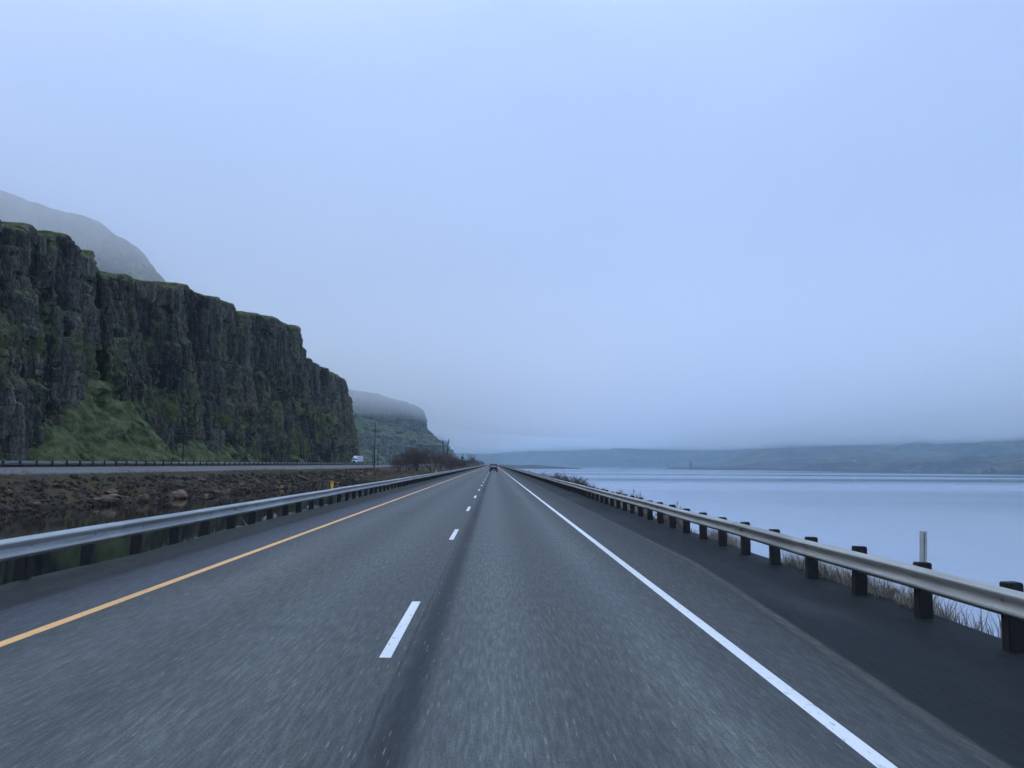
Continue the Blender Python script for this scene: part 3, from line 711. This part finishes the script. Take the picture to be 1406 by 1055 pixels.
# river-side shrubs beyond the guardrail
TOPS = [647, 645.5, 648, 653, 648.5, 668, 670.5, 668.5, 686, 644]
GS = 'shrubs on the river bank behind the guardrail'
for i, (px, py, X, kind, s, lab) in enumerate([
    (757, 655, 9.0, 'bush', 1.15, 'dark brown leafless shrub behind the river guardrail, far end of the big clump'),
    (768, 657, 9.2, 'bush2', 1.25, 'dark brown leafless shrub in the middle of the big clump by the river'),
    (780, 659, 9.4, 'bush', 1.2, 'tallest spiky shrub of the big clump by the river'),
    (790, 662, 9.0, 'bush2', .95, 'shrub at the near end of the big brown clump by the river'),
    (748, 653, 8.6, 'bush2', .8, 'small shrub trailing the far end of the big brown clump'),
    (832, 681, 8.1, 'tan', 1.25, 'wispy grey shrub behind the river guardrail, next to a denser tan one'),
    (845, 685, 8.0, 'tan', 1.1, 'middle pale shrub of three poking above the river guardrail'),
    (856, 688, 7.9, 'tan', 1.35, 'dense tan rounded shrub poking above the river guardrail'),
    (905, 706, 7.4, 'tan', 1.05, 'single small pale shrub just showing over the river guardrail'),
    (726, 650, 8.2, 'tan', 1.3, 'pale shrub far along the river guardrail, before the big brown clump'),
]):
    p = at_x(px, py, X); z = gz(X, p[1]); d_ = ray(px, TOPS[i]); zt = CAM_H+d_[2]*p[1]/d_[1]; hgt_ = max(v.co.z for v in K[kind][1].vertices)
    xw_ = max(abs(v.co.x) for v in K[kind][1].vertices); sz_ = min(3., (zt-z)/hgt_); sx_ = min(sz_*1.5, (X-6.2)/xw_)
    plant('shrub', K[kind], (X, p[1], z-.05), (i % 2)*math.pi, (sx_, sz_*(1.9 if kind != 'tan' else 1.2), sz_), lab, 'shrub', GS)

# dry grass along both verges: blades nobody could count
def tufts(name, pts, m, hmin, hmax, rng):
    V = []
    for (x, y, z, n) in pts:
        for b in range(n):
            a = rng.rand()*6.28; h = hmin+(hmax-hmin)*rng.rand()**1.5; l = h*(.2+.5*rng.rand()); w = .0035+.004*rng.rand()
            o = np.array([x+rng.normal(0, .09), y+rng.normal(0, .09), z-.03]); d = np.array([math.cos(a), math.sin(a), 0]); s = np.array([-d[1], d[0], 0])*w
            mid = o+d*l*.35+np.array([0, 0, h*.6]); tip = o+d*l+np.array([0, 0, h])
            V += [o-s, o+s, mid+s*.8, mid-s*.8, mid-s*.8, mid+s*.8, tip+s*.3, tip-s*.3]
    o = link(name, np_mesh(name, np.array(V), np.arange(len(V)).reshape(-1, 4)), m); return tag(o, kind='stuff')
rng = np.random.RandomState(5); P1, P2 = [], []
for _ in range(3400):
    y = 4+150*rng.rand()**1.7; x = 6.14+1.0*rng.rand()**1.6
    d = vn(y*.32, x*.5, 2.)+.5*(10.5 > y)+.4*math.exp(-((y-16.4)/1.3)**2)
    if d > .18+.3*rng.rand(): P1.append((x, y, gz(x, y), rng.randint(16, 40)))
    if y > 12 and vn(y*.5, x, 9.) > .42: P2.append((x, y, gz(x, y), rng.randint(8, 16)))
for _ in range(90):
    y = 7.6+2.6*rng.rand(); x = 6.45+.7*rng.rand(); P1.append((x, y, gz(x, y)+.05, rng.randint(18, 34)))
tufts('dry_grass', P1, M['weed'], .08, .46, rng); 
P2 += [(6.2+.4*rng.rand(), 16.2+1.3*rng.rand(), -.22, 20) for _ in range(16)]
tufts('green_weed', P2, M['weed_green'], .05, .22, rng)
P3 = []
for _ in range(1500):
    y = 8+190*rng.rand()**1.5; x = -7.05-1.2*rng.rand()
    if vn(y*.25, x*.6, 4.) > .25: P3.append((x, y, gz(x, y), rng.randint(6, 14)))
tufts('dry_grass', P3, M['weed'], .06, .3, rng)
P4 = []
for _ in range(2600):
    y = 62+130*rng.rand(); wl, bt = float(wline(y)), float(btop(y)); x = wl+(bt-wl)*(.3+.75*rng.rand())
    if vn(y*.12, x*.2, 6.) > .05: P4.append((x, y, gz(x, y), rng.randint(6, 12)))
tufts('dry_grass', P4, simple('bank_grass', (.1,.095,.045), .9, var=.45, scale=1.), .15, .5, rng)
# seed head beside the near gap under the river guardrail
p = at_x(1226, 822, 6.35)
sd = empty('seed_head_weed', (6.35, p[1], gz(6.35, p[1])), 0, 'dry weed with a round tan seed head under the river guardrail', 'weed')
seg = [(0, 0, -.05, .01, .0, .2, .006, .004)]
link('stem', seg_mesh('stem', seg), M['weed'], sd)
r_ = np.random.RandomState(4); q = []
for _ in range(240):
    v = r_.normal(0, 1, 3); v /= np.linalg.norm(v); c = np.array([.01, 0, .24]); q.append((*(c+v*.01), *(c+v*np.array([.085, .085, .06])*(.7+.5*r_.rand())), .004, .002))
link('flower_head', seg_mesh('flower_head', q), simple('seed_tan', (.42,.3,.19), .9), sd)

# ---- boulders
def rock_mesh(seed, flat=.7):
    rng = np.random.RandomState(seed); bm = bmesh.new()
    for _ in range(15):
        v = rng.normal(0, 1, 3); v /= np.linalg.norm(v); bm.verts.new(Vector(v*np.array([.5, .42, .42*flat])*(.8+.3*rng.rand())))
    r = bmesh.ops.convex_hull(bm, input=bm.verts[:])
    bmesh.ops.delete(bm, geom=[v for v in bm.verts if not v.link_faces], context='VERTS')
    bmesh.ops.bevel(bm, geom=bm.edges[:], offset=.025, segments=1, affect='EDGES')
    bmesh.ops.triangulate(bm, faces=bm.faces[:]); bmesh.ops.subdivide_edges(bm, edges=bm.edges[:], cuts=1)
    for v in bm.verts: v.co += Vector(rng.normal(0, .012, 3))
    me = bpy.data.meshes.new('boulder'); bm.to_mesh(me); bm.free(); return me
ROCKS = {k: [rock_mesh(s, f) for s, f in ((1, .7), (2, .85), (3, .6), (4, 1.), (5, .75), (6, .5))] for k in ('boulder', 'pale_boulder', 'grey_boulder')}
for k, L in ROCKS.items():
    for me in L: me.materials.append(M[k])
def boulder(kind, i, loc, size, rot, label, group):
    o = bpy.data.objects.new('boulder', ROCKS[kind][i % 6]); COL.objects.link(o); o.location = loc; o.scale = size; o.rotation_euler = rot
    return tag(o, label, 'boulder', group)
rr = np.random.RandomState(21)
BG = 'boulders in the riprap of the pond bank'
for i, (px, py, wpx, hpx, lab) in enumerate([
    (70, 691, 30, 17, 'largest tan slab boulder, lying slanted at the waterline of the far pond bank'),
    (62, 684, 14, 14, 'square tan block resting on top of the largest slab at the pond bank'),
    (50, 691, 13, 15, 'upright brown boulder leaning beside the largest tan slab'),
    (18, 688, 24, 15, 'broad dark-brown boulder low on the bank at the edge of the view'),
    (19, 669, 12, 7, 'small brown boulder alone higher up the bank above the broad dark one'),
    (94, 679, 12, 11, 'square-cut brown boulder halfway up the bank'),
    (109, 677, 19, 13, 'slanting brown slab next to the square-cut boulder'),
    (88, 690, 14, 8, 'pale grey-brown boulder at the waterline past the largest slab'),
    (102, 694, 22, 8, 'flat brown boulder just above the water below the slanting slab'),
    (112, 686, 18, 10, 'rounded brown boulder under the slanting slab'),
    (150, 667, 7, 5, 'small pale stone on the smooth grassy part of the bank'),
    (176, 678, 14, 9, 'brown boulder with a dark hollow under it, midway along the bank'),
    (202, 657, 11, 6, 'tan boulder high up on the grassy slope of the bank'),
    (150, 687, 20, 6, 'long low brown boulder at the waterline midway along the bank'),
    (181, 688, 16, 7, 'olive-brown boulder at the waterline past the long low one'),
    (301, 674, 12, 10, 'pale brown boulder standing alone at the waterline, farther along the bank'),
    (338, 672, 10, 6, 'tan boulder at the waterline past the lone pale brown one'),
    (382, 670, 9, 5, 'light tan boulder low on the bank near the guardrail line'),
    (252, 677, 10, 10, 'dark blocky boulder standing in the water edge of the bank'),
    (30, 699, 18, 8, 'low greyish boulder at the waterline near the edge of the view'),
    (8, 694, 16, 10, 'dark boulder half cut off by the edge of the view'),
    (130, 680, 14, 8, 'dull brown boulder between the slanting slab and the hollowed one'),
]):
    p = land(px, py+hpx*.3); k = p[1]/FPX; sz = (wpx*k*1.35, wpx*k, hpx*k*1.8)
    boulder('boulder', i, (p[0], p[1], p[2]+hpx*k*.32), sz, (rr.normal(0, .25), rr.normal(0, .3), rr.rand()*6.28), lab, BG)
n = 0
while n < 210:
    y = 62+150*rr.rand()**1.15; wl, bt = float(wline(y)), float(btop(y)); t_ = -.03+.6*rr.rand()**1.7
    x = wl+(bt-wl)*t_; s = (.55+1.6*rr.rand()**2.6)*(1.2-.8*t_); n += 1
    boulder('boulder', rr.randint(6), (x, y, gz(x, y)+s*.2), (s*(.8+.5*rr.rand()), s, s*(.7+.4*rr.rand())), (rr.normal(0, .3), rr.normal(0, .3), rr.rand()*6.28), 'rough brown boulder among the many in the riprap of the pond bank', BG+', small')
# loose rubble between them
V, F = [], []; hull = []
for me in ROCKS['boulder'][:3]:
    pass
def rubble(n, fn, m):
    VV, FF, b = [], [], 0
    ico = bmesh.new(); bmesh.ops.create_icosphere(ico, subdivisions=1, radius=.5); iv = np.array([v.co[:] for v in ico.verts]); ico.verts.index_update(); fi = np.array([[v.index for v in f.verts] for f in ico.faces]); ico.free()
    for _ in range(n):
        x, y, s = fn(); A = np.array(Matrix.Rotation(rr.rand()*6.28, 3, Vector(rr.normal(0, 1, 3)).normalized())) @ np.diag([s*(.7+.6*rr.rand()), s, s*(.5+.4*rr.rand())])
        VV.append((iv*(1+rr.normal(0, .16, iv.shape))) @ A.T + np.array([x, y, gz(x, y)+s*.1])); FF.append(fi+b); b += len(iv)
    return tag(link('rubble', np_mesh('rubble', np.concatenate(VV), np.concatenate(FF)), m), kind='stuff')
def bank_pt():
    y = 60+160*rr.rand(); wl, bt = float(wline(y)), float(btop(y)); t_ = -.05+.8*rr.rand()**1.5; return wl+(bt-wl)*t_, y, .18+.8*rr.rand()**2.6
rubble(4200, bank_pt, M['rubble'])
def near_pt():
    y = 17+110*rr.rand(); return -7.5-1.6*rr.rand(), y, .1+.22*rr.rand()**2
rubble(900, near_pt, M['grey_boulder'])
def river_pt():
    y = 5+150*rr.rand(); return 6.7+2.6*rr.rand(), y, .12+.4*rr.rand()**2
rubble(1400, river_pt, M['grey_boulder'])
def verge_pt():
    y = 4+70*rr.rand()**1.6; return 6.2-.75*rr.rand()**2.2, y, .015+.05*rr.rand()**3
rubble(1500, verge_pt, M['grey_boulder'])
PG = 'pale boulders behind the pond-side guardrail'
for i, (px, py, X, s, kind, lab) in enumerate([
    (270, 733, -7.6, .62, 'pale_boulder', 'cream boulder behind the pond-side guardrail, first of the pair split by a post'),
    (283, 729, -7.75, .78, 'pale_boulder', 'largest cream boulder, seen under the rail between two dark posts'),
    (318, 719, -7.7, .8, 'pale_boulder', 'cream boulder just past the post beyond the largest one'),
    (243, 746, -7.3, .26, 'pale_boulder', 'small pinkish-cream stone at the gravel edge before the cream boulders'),
    (345, 712, -7.7, .7, 'grey_boulder', 'first grey boulder past the cream ones under the guardrail')]):
    p = at_x(px, py, X); boulder(kind, i, (X, p[1], gz(X, p[1])+s*.2), (s*1.1, s, s*.85), (.1*i, -.12, i*1.7), lab, PG)
for k in range(34):
    y = 25+1.15*k+.4*rr.rand(); x = -7.5-.5*rr.rand(); s = .55+.4*rr.rand()
    boulder('grey_boulder', k, (x, y, gz(x, y)+s*.24), (s, s*1.2, s*.95), (rr.normal(0, .2), rr.normal(0, .2), rr.rand()*6.28), 'grey boulder in the row behind the posts of the pond-side guardrail', 'grey boulders behind the pond-side guardrail')

# ---- delineators and the marker post
def delineator(px, label):
    p = at_x(px, 640+(678-px)*.138, -6.98); y = p[1]
    d = empty('delineator', (-6.985, y, .79), 0, label, 'delineator', 'yellow delineators on the pond-side guardrail')
    MB().box((0, 0, .012), (.12, .16, .03), bev=.006).box((0, 0, .06), (.07, .07, .1), taper=(.7, .7)).build('base', M['yellow_plastic'], d)
    MB().box((0, 0, .21), (.14, .025, .24), bev=.01).build('panel', M['yellow_plastic'], d)
    MB().box((0, -.016, .27), (.115, .008, .1), bev=.003).build('reflector', M['orange_reflector'], d)
delineator(456, 'yellow delineator on the pond-side guardrail, the largest and closest of three')
delineator(599, 'yellow delineator on the guardrail beside the reddish bare thicket, middle of three')
delineator(628.5, 'yellow delineator on the guardrail near the layered conifer, smallest of three')
p = at_x(1262.5, 729, 6.3); mp = empty('marker_post', (6.3, p[1], gz(6.3, p[1])), 0, 'pale flat marker post with a dark stripe behind the river guardrail', 'marker post')
hh = p[2]-gz(6.3, p[1]); MB().box((0, 0, hh/2-.15), (.105, .035, hh+.3), bev=.006).build('panel', M['marker_plastic'], mp)
MB().box((.004, -.0195, hh/2+.1), (.018, .004, hh*.8)).build('stripe', M['marker_stripe'], mp); mp.rotation_euler = (.02, .035, .1)

# ---- vehicles
def wheel(parent, x, y, z, r, w):
    me = MB(); me.tube([(x-w/2, y, z), (x-w*.42, y, z), (x+w*.42, y, z), (x+w/2, y, z)], [r*.9, r, r, r*.9], 24); o = me.build('wheel', M['tyre'], parent)
    MB().cyl((x, y, z), r*.58, w+.02, 'x', 16).build('rim', M['chrome'], o); return o
def pickup():
    p0 = at_y(677.6, 640, 186); X = p0[0]
    o = empty('pickup_truck', (X, 186, road_z(X)), 0, 'dark pickup truck with lit red tail lamps driving ahead in the lane', 'pickup truck')
    b = MB()   # y forward (away from the camera), rear at y=0
    b.prism([(0.05,.62),(0.,.75),(0.,1.12),(.06,1.16),(1.7,1.16),(1.75,1.18),(3.9,1.16),(5.2,1.08),(5.45,.95),(5.5,.6),(5.3,.48),(4.95,.48),(4.85,.82),(4.55,.94),(4.2,.82),(4.1,.46),(1.75,.46),(1.65,.82),(1.35,.94),(1.0,.82),(.9,.5)], -.95, .95, 'x')
    b.build('body', M['navy_paint'], o)
    c = MB(); c.prism([(1.75,1.182),(1.95,1.80),(2.25,1.88),(3.1,1.86),(3.75,1.182)], -.8, .8, 'x'); cab = c.build('cab', M['navy_paint'], o)
    rw = MB(); rw.prism([(1.775,1.27),(1.785,1.27),(1.955,1.76),(1.945,1.76)], -.62, .62, 'x'); rw.build('rear_window', M['pale_glass'], cab)
    for s in (-1, 1):
        sw = MB(); sw.prism([(2.05,1.24),(2.2,1.76),(3.05,1.76),(3.5,1.24)], s*.802-.004, s*.802+.004, 'x'); sw.build('side_window', M['glass'], cab)
        MB().box((s*.93, .0, .98), (.2, .06, .36), bev=.02).build('tail_lamp', M['tail_lamp'], o)
        MB().box((s*1.05, 3.2, 1.3), (.2, .12, .2), bev=.03).build('mirror', M['dark_paint'], cab)
        MB().box((s*.97, 1.32, .97), (.08, 1.15, .1), bev=.03).build('wheel_arch', M['dark_paint'], o)
        wheel(o, s*.82, 1.33, .42, .42, .27); wheel(o, s*.82, 4.52, .42, .42, .27)
    tg = MB().box((0, -.015, .93), (1.6, .04, .42), bev=.012).build('tailgate', M['navy_paint'], o); MB().box((0, -.045, 1.02), (.22, .02, .06)).build('handle', M['dark_metal'], tg)
    MB().box((0, -.08, .6), (1.85, .16, .17), bev=.03).build('bumper', M['dark_metal'], o)
    MB().box((0, -.17, .62), (.32, .012, .14)).build('number_plate', M['plate'], o)
    MB().box((0, .3, .42), (1.2, .2, .12)).build('axle', M['dark_metal'], o)
pickup()
def semi():
    o = empty('semi_truck', (-69.2, 400, 1.34), 0, 'white semi truck with a box trailer oncoming at the end of the cliff', 'truck')
    # faces -y: bumper at y=0, trailer behind at +y
    c = MB(); c.prism([(.0,.55),(.0,1.35),(.12,1.75),(1.5,1.95),(1.95,2.75),(2.25,3.05),(4.1,3.15),(4.15,.8),(3.2,.75),(1.7,.75),(1.6,.55)], -1.12, 1.12, 'x'); cab = c.build('cab', M['white_paint'], o)
    w_ = MB(); w_.prism([(1.55,2.02),(1.93,2.68),(1.915,2.69),(1.535,2.03)], -1.0, 1.0, 'x'); w_.build('windshield', M['glass'], cab)
    f = MB(); f.prism([(2.2,3.06),(4.1,3.16),(4.1,3.95),(3.2,3.7)], -1.1, 1.1, 'x'); f.build('roof_fairing', M['white_paint'], cab)
    MB().box((0, -.02, 1.1), (1.2, .06, .75), bev=.02).build('grille', M['dark_metal'], cab); MB().box((0, -.06, .55), (2.4, .2, .35), bev=.05).build('bumper', M['dark_paint'], o)
    for s in (-1, 1):
        MB().box((s*.88, -.02, 1.15), (.36, .08, .26), bev=.03).build('headlight', M['pale_glass'], cab)
        MB().box((s*1.35, 1.75, 2.3), (.16, .14, .6), bev=.03).build('mirror', M['dark_paint'], cab)
        sw = MB(); sw.prism([(2.05,2.05),(2.2,2.62),(2.9,2.62),(2.9,2.05)], s*1.125-.004, s*1.125+.004, 'x'); sw.build('side_window', M['glass'], cab)
        MB().cyl((s*1.0, 4.35, 2.6), .08, 2.6, 'z', 10).build('exhaust_pipe', M['chrome'], cab)
        for y in (1.0, 5.4, 6.6, 17.6, 18.8): wheel(o, s*1.05, y, .5, .5, .3 if y < 2 else .5)
        MB().box((s*.45, 9., .98), (.12, 15., .22)).build('frame', M['dark_metal'], o)
    t_ = MB().box((0, 11.9, 2.62), (2.58, 15.6, 2.85), bev=.03).build('trailer', M['white_paint'], o)
    for s in (-1, 1):
        MB().box((s*1.296, 11.9, 2.6), (.008, 15.0, 2.45)).build('side_panel', M['trailer_side'], t_)
        for y in np.arange(4.6, 19.4, 1.2): pass
    MB().box((0, 7.5, .9), (1.9, .15, .9)).build('landing_gear', M['dark_metal'], t_)
semi()
def car():
    p = at_y(526, 634, 470)
    o = empty('car', (-68.4, 500, 1.34), 0, 'small dark car oncoming between the utility poles past the cliff', 'car')
    b = MB(); b.prism([(0,.35),(-.02,.62),(.15,.8),(1.2,.92),(4.3,.95),(4.5,.8),(4.5,.4)], -.9, .9, 'x'); b.build('body', M['dark_paint'], o)
    c = MB(); c.prism([(1.1,.922),(1.8,1.45),(3.4,1.48),(4.2,.953)], -.74, .74, 'x'); cb = c.build('cabin', M['dark_paint'], o)
    w_ = MB(); w_.prism([(1.16,.99),(1.72,1.41),(1.705,1.42),(1.145,1.0)], -.66, .66, 'x'); w_.build('windshield', M['glass'], cb)
    for s in (-1, 1):
        MB().box((s*.62, 0, .68), (.36, .08, .13), bev=.02).build('headlight', M['pale_glass'], o)
        wheel(o, s*.78, .85, .33, .33, .22); wheel(o, s*.78, 3.6, .33, .33, .22)
car()

# ---- poles and wires along the railway
def tele_pole(x, y, z, h, label, arms=3, group='telegraph poles along the railway'):
    o = empty('telegraph_pole', (x, y, z), 0, label, 'pole', group)
    MB().tube([(0, 0, -.5), (0, 0, h)], [.15, .1], 8).build('shaft', M['pole_wood'], o)
    tops = []
    for k in range(arms):
        zz = h-.25-.62*k; wd = 2.9 if k else 2.2
        a = MB().box((0, -.13, zz), (wd, .1, .13)).build('crossarm', M['pole_wood'], o)
        for dx in np.linspace(-wd/2+.12, wd/2-.12, 4): MB().cyl((dx, -.13, zz+.13), .045, .14, 'z', 6).build('insulator', M['dark_metal'], a)
        tops += [(x+dx, y-.13, z+zz+.2) for dx in (-wd/2+.12, wd/2-.12)]
    return tops
TP = []
for (px, ptop, X, lab) in [(253, 590, -67.8, 'telegraph pole with three crossarms in front of the green grassy slope'),
    (367, 594, -67.8, 'telegraph pole with three crossarms against the bare rock, second along the line'),
    (441, 601, -67.8, 'telegraph pole with three crossarms, third along the line, before the cliff ends'),
    (485.5, 606, -67.8, 'telegraph pole standing right beside the white semi truck')]:
    y = X/((px-678)/FPX); p = at_x(px, ptop, X)
    TP.append(tele_pole(X, p[1], 1.1, max(6.5, p[2]-1.1), lab))
first = [(x_, y_-70, z_) for x_, y_, z_ in TP[0]]; last = [(x_+1, y_+120, z_) for x_, y_, z_ in TP[-1]]
chain = [first]+TP+[last]
for k in range(6):
    pts, rad = [], []
    for A, B in zip(chain, chain[1:]):
        for u in np.linspace(0, 1, 9)[:-1]:
            q = np.array(A[k])*(1-u)+np.array(B[k])*u; q[2] -= 4*.55*u*(1-u); pts.append(q)
    pts.append(np.array(chain[-1][k]))
    o = MB().tube(pts, [.02]*len(pts), 4).build('telegraph_wire', M['wire'], None)
    tag(o, 'thin dark telegraph wire strung between the crossarms in front of the cliff', 'wire', 'telegraph wires')
def pole(px, ptop, Y, r, label, arm=True):
    p = at_y(px, ptop, Y); z = max(gz(p[0], Y), .2) if Y < 420 else .8
    o = empty('utility_pole', (p[0], Y, z), 0, label, 'pole', 'plain utility poles past the cliff')
    h = p[2]-z; MB().tube([(0, 0, -.5), (0, 0, h)], [r, r*.7], 8).build('shaft', M['pole_wood'], o)
    if arm: MB().box((0, -r-.05, h-.5), (2.0, .1, .12)).build('crossarm', M['pole_wood'], o)
pole(515.3, 580, 232, .14, 'tallest dark utility pole past the cliff, right of the white truck', False)
pole(512.6, 611, 350, .16, 'thin utility pole just on the truck side of the tallest pole')
pole(519.5, 611, 372, .18, 'thin utility pole just past the tallest pole')
pole(536, 614, 395, .15, 'slender utility pole standing alone beside the bare thicket')

# ---- across the river
uu, vv = np.meshgrid(np.linspace(0, 1, 120), np.linspace(-1, 1, 15), indexing='ij')
px_ = np.interp(uu, [0, .35, .75, 1], [312, 372, 445, 520]); py_ = np.interp(uu, [0, .35, .75, 1], [1500, 1290, 1090, 960])
pz_ = RIVER-1.2+(1-vv**2)*np.minimum(1, uu*9)*(4.6+1.6*fbm(uu*24, vv, 0., 3))
tag(link('spit', grid('spit', np.stack([px_+vv*22, py_+vv*55, pz_], -1), flip=False), M['ground']), kind='structure')
from mathutils.bvhtree import BVHTree
def bvh(o): return BVHTree.FromPolygons([v.co[:] for v in o.data.vertices], [p.vertices[:] for p in o.data.polygons])
HILL = bvh(RIVER_HILL)
def on_hill(px, py):
    h = HILL.ray_cast(Vector((0, 0, CAM_H)), Vector(ray(px, py)).normalized())[0]; return h
p = on_hill(1174, 633.5)
if p:
    hs = empty('house', p, .4, 'tiny white house on the green slope across the river', 'house', None, .45)
    MB().box((0, 0, 1.4), (9, 6, 3.6)).build('wall', M['house_wall'], hs); MB().prism([(-3.4,3.2),(3.4,3.2),(0,5.2)], -5, 5, 'x').build('roof', M['house_roof'], hs)
def on_spit(px):
    best = min(((abs(((q[0]*CX[0]+q[1]*CY[0])/(q[0]*CX[2]+q[1]*CY[2]))*FPX+703-px), q) for q in zip(np.interp(np.linspace(0, 1, 400), [0, .35, .75, 1], [312, 372, 445, 520]), np.interp(np.linspace(0, 1, 400), [0, .35, .75, 1], [1500, 1290, 1090, 960]))), key=lambda a: a[0]); return best[1]
for i, (px, kind, s, lab) in enumerate([
    (948.5, 'conifer2', (2.3, 2.3, 1.75), 'lone dark conifer on the low point across the river'),
    (918, 'round2', .85, 'low bush at the tip of the point across the river'),
    (968, 'round1', .7, 'low bush on the point just past the lone conifer'),
    (980, 'round2', .6, 'small bush on the point, second past the lone conifer'),
    (1003, 'round1', .6, 'small bush on the point, third past the lone conifer')]):
    q = on_spit(px); plant('tree', K[kind], (q[0], q[1], RIVER+1.5), i, s, lab, 'tree', 'trees on the far shore')
for i, (px, py, kind, s, lab) in enumerate([
    (1362, 649.5, 'conifer2', .9, 'dark bushy tree by the water at the near end of the far shore'),
    (1366, 649.6, 'conifer2', .7, 'smaller dark tree touching the bushy one on the far shore')]):
    p = on_hill(px, py)
    if p: plant('tree', K[kind], (p[0], p[1], p[2]-.2), i, s, lab, 'tree', 'trees on the far shore')
#==WORLD==
w = bpy.data.worlds.new('World'); scn.world = w; w.use_nodes = True
nt = w.node_tree; t = NT(nt); nt.nodes.clear()
SUN_EL, SUN_AZ = R(46), R(-80)          # azimuth from +Y towards +X
out = t.n('ShaderNodeOutputWorld')
sky = t.n('ShaderNodeTexSky', sky_type='NISHITA'); sky.sun_disc = False; sky.sun_elevation = SUN_EL; sky.sun_rotation = SUN_AZ
b1 = t.n('ShaderNodeBackground'); t.l(sky.outputs[0], b1.inputs[0]); b1.inputs[1].default_value = .05
tc = t.n('ShaderNodeTexCoord'); sx, sy, sz = t.xyz(tc.outputs['Generated'])
n = t.noise(t.coord((1,1,2.2), 'Generated'), 2.2, 5, .5)
el = t.math('ADD', sz, t.math('MULTIPLY', t.math('SUBTRACT', n, .5), .3))
ov = t.ramp(t.mapr(el, 0., 1., smooth=False), [(0, (.37,.56,1.0)), (.1, (.26,.43,.84)), (.25, (.19,.34,.78)), (.42, (.36,.53,.98)), (.62, (.72,.97,1.42)), (1., (.95,1.28,1.78))])
side = t.mapr(sx, -.7, .6, 1.08, .84)
ov = t.mix(1., ov, side, 'MULTIPLY')
ov = t.mix(t.mapr(t.noise(t.coord((1,1,1.6), 'Generated'), 1.6, 4, .55), .42, .64, 0., .3), ov, t.mix(1., ov, (1.12,1.,1.02), 'MULTIPLY'))
b2 = t.n('ShaderNodeBackground'); t.l(ov, b2.inputs[0]); b2.inputs[1].default_value = .96
add = t.n('ShaderNodeAddShader'); t.l(b1.outputs[0], add.inputs[0]); t.l(b2.outputs[0], add.inputs[1]); t.l(add.outputs[0], out.inputs[0])
sun = bpy.data.lights.new('sun', 'SUN'); sun.energy = 0.6; sun.angle = R(40); sun.color = (1, .87, .72)
so = bpy.data.objects.new('sun', sun); COL.objects.link(so)
dirv = Vector((math.sin(SUN_AZ)*math.cos(SUN_EL), math.cos(SUN_AZ)*math.cos(SUN_EL), math.sin(SUN_EL)))
so.rotation_euler = dirv.to_track_quat('Z', 'Y').to_euler(); so.location = (0, 0, 300)

def volume(name, density, col, aniso=0.):
    m = bpy.data.materials.new(name); m.use_nodes = True; nt = m.node_tree; nt.nodes.clear()
    o = nt.nodes.new('ShaderNodeOutputMaterial'); v = nt.nodes.new('ShaderNodeVolumePrincipled')
    v.inputs['Density'].default_value = density; v.inputs['Color'].default_value = (*col, 1); v.inputs['Anisotropy'].default_value = aniso
    v.inputs['Density Attribute'].default_value = ''; m.cycles.homogeneous_volume = True
    nt.links.new(v.outputs[0], o.inputs['Volume']); return m
hz = MB(); hz.box((400, 3000, 115), (7600, 8000, 252)); tag(hz.build('haze', volume('thin_haze', .0001, (.8,.93,1.), .3)), kind='stuff')
# low cloud hanging on the hilltops: an even, denser layer whose underside sags away down the valley
fx, fy = np.meshgrid(np.linspace(-2600, 3400, 90), np.linspace(-700, 6000, 110), indexing='ij')
base = np.interp(fy, [-700, 300, 520, 760, 1000, 2200, 6000], [102, 102, 95, 63, 51, 45, 43]) + 5*fbm(fx/160., fy/260., 4., 4)
def shell(Z0, ztop):
    bot = np.stack([fx, fy, Z0], -1); n, m, _ = bot.shape
    me = MB(); bm = me.bm
    B = [[bm.verts.new(bot[i, j]) for j in range(m)] for i in range(n)]
    T = {}
    for i in range(n-1):
        for j in range(m-1): bm.faces.new((B[i][j], B[i][j+1], B[i+1][j+1], B[i+1][j]))
    ring = [(i, 0) for i in range(n)] + [(n-1, j) for j in range(1, m)] + [(i, m-1) for i in range(n-2, -1, -1)] + [(0, j) for j in range(m-2, 0, -1)]
    tv = [bm.verts.new((bot[i, j, 0], bot[i, j, 1], ztop)) for i, j in ring]
    k = len(ring)
    for q in range(k):
        a, b = ring[q], ring[(q+1) % k]
        bm.faces.new((B[a[0]][a[1]], B[b[0]][b[1]], tv[(q+1) % k], tv[q]))
    bm.faces.new(tv); return me
tag(shell(base, 180).build('haze', volume('low_cloud', .0055, (.985,.995,1.), .35)), kind='stuff')

# mist lying over the water and the far end of the valley: an even layer below the low cloud
def plan_prism(poly, z0, z1, name, m):
    me = MB(); bm = me.bm; A = [bm.verts.new((x, y, z0)) for x, y in poly]; B = [bm.verts.new((x, y, z1)) for x, y in poly]; k = len(poly)
    bm.faces.new(A[::-1]); bm.faces.new(B)
    for q in range(k): bm.faces.new((A[q], A[(q+1) % k], B[(q+1) % k], B[q]))
    return tag(me.build(name, m), kind='stuff')
plan_prism([(60, 120), (3500, 120), (3500, 6200), (-1500, 6200), (-1500, 560), (60, 520)], -8.5, 60, 'haze', volume('valley_mist', .0003, (.56,.8,1.), .3))

scn.render.engine = 'CYCLES'
c = scn.cycles
c.use_denoising = True; c.max_bounces = 9; c.diffuse_bounces = 2; c.glossy_bounces = 3; c.volume_bounces = 7; c.transparent_max_bounces = 8
c.use_adaptive_sampling = True; c.adaptive_threshold = .03
vs = scn.view_settings; scn.display_settings.display_device = 'sRGB'
vs.view_transform = 'Standard'; vs.look = 'None'; vs.exposure = 0.; vs.gamma = 1.
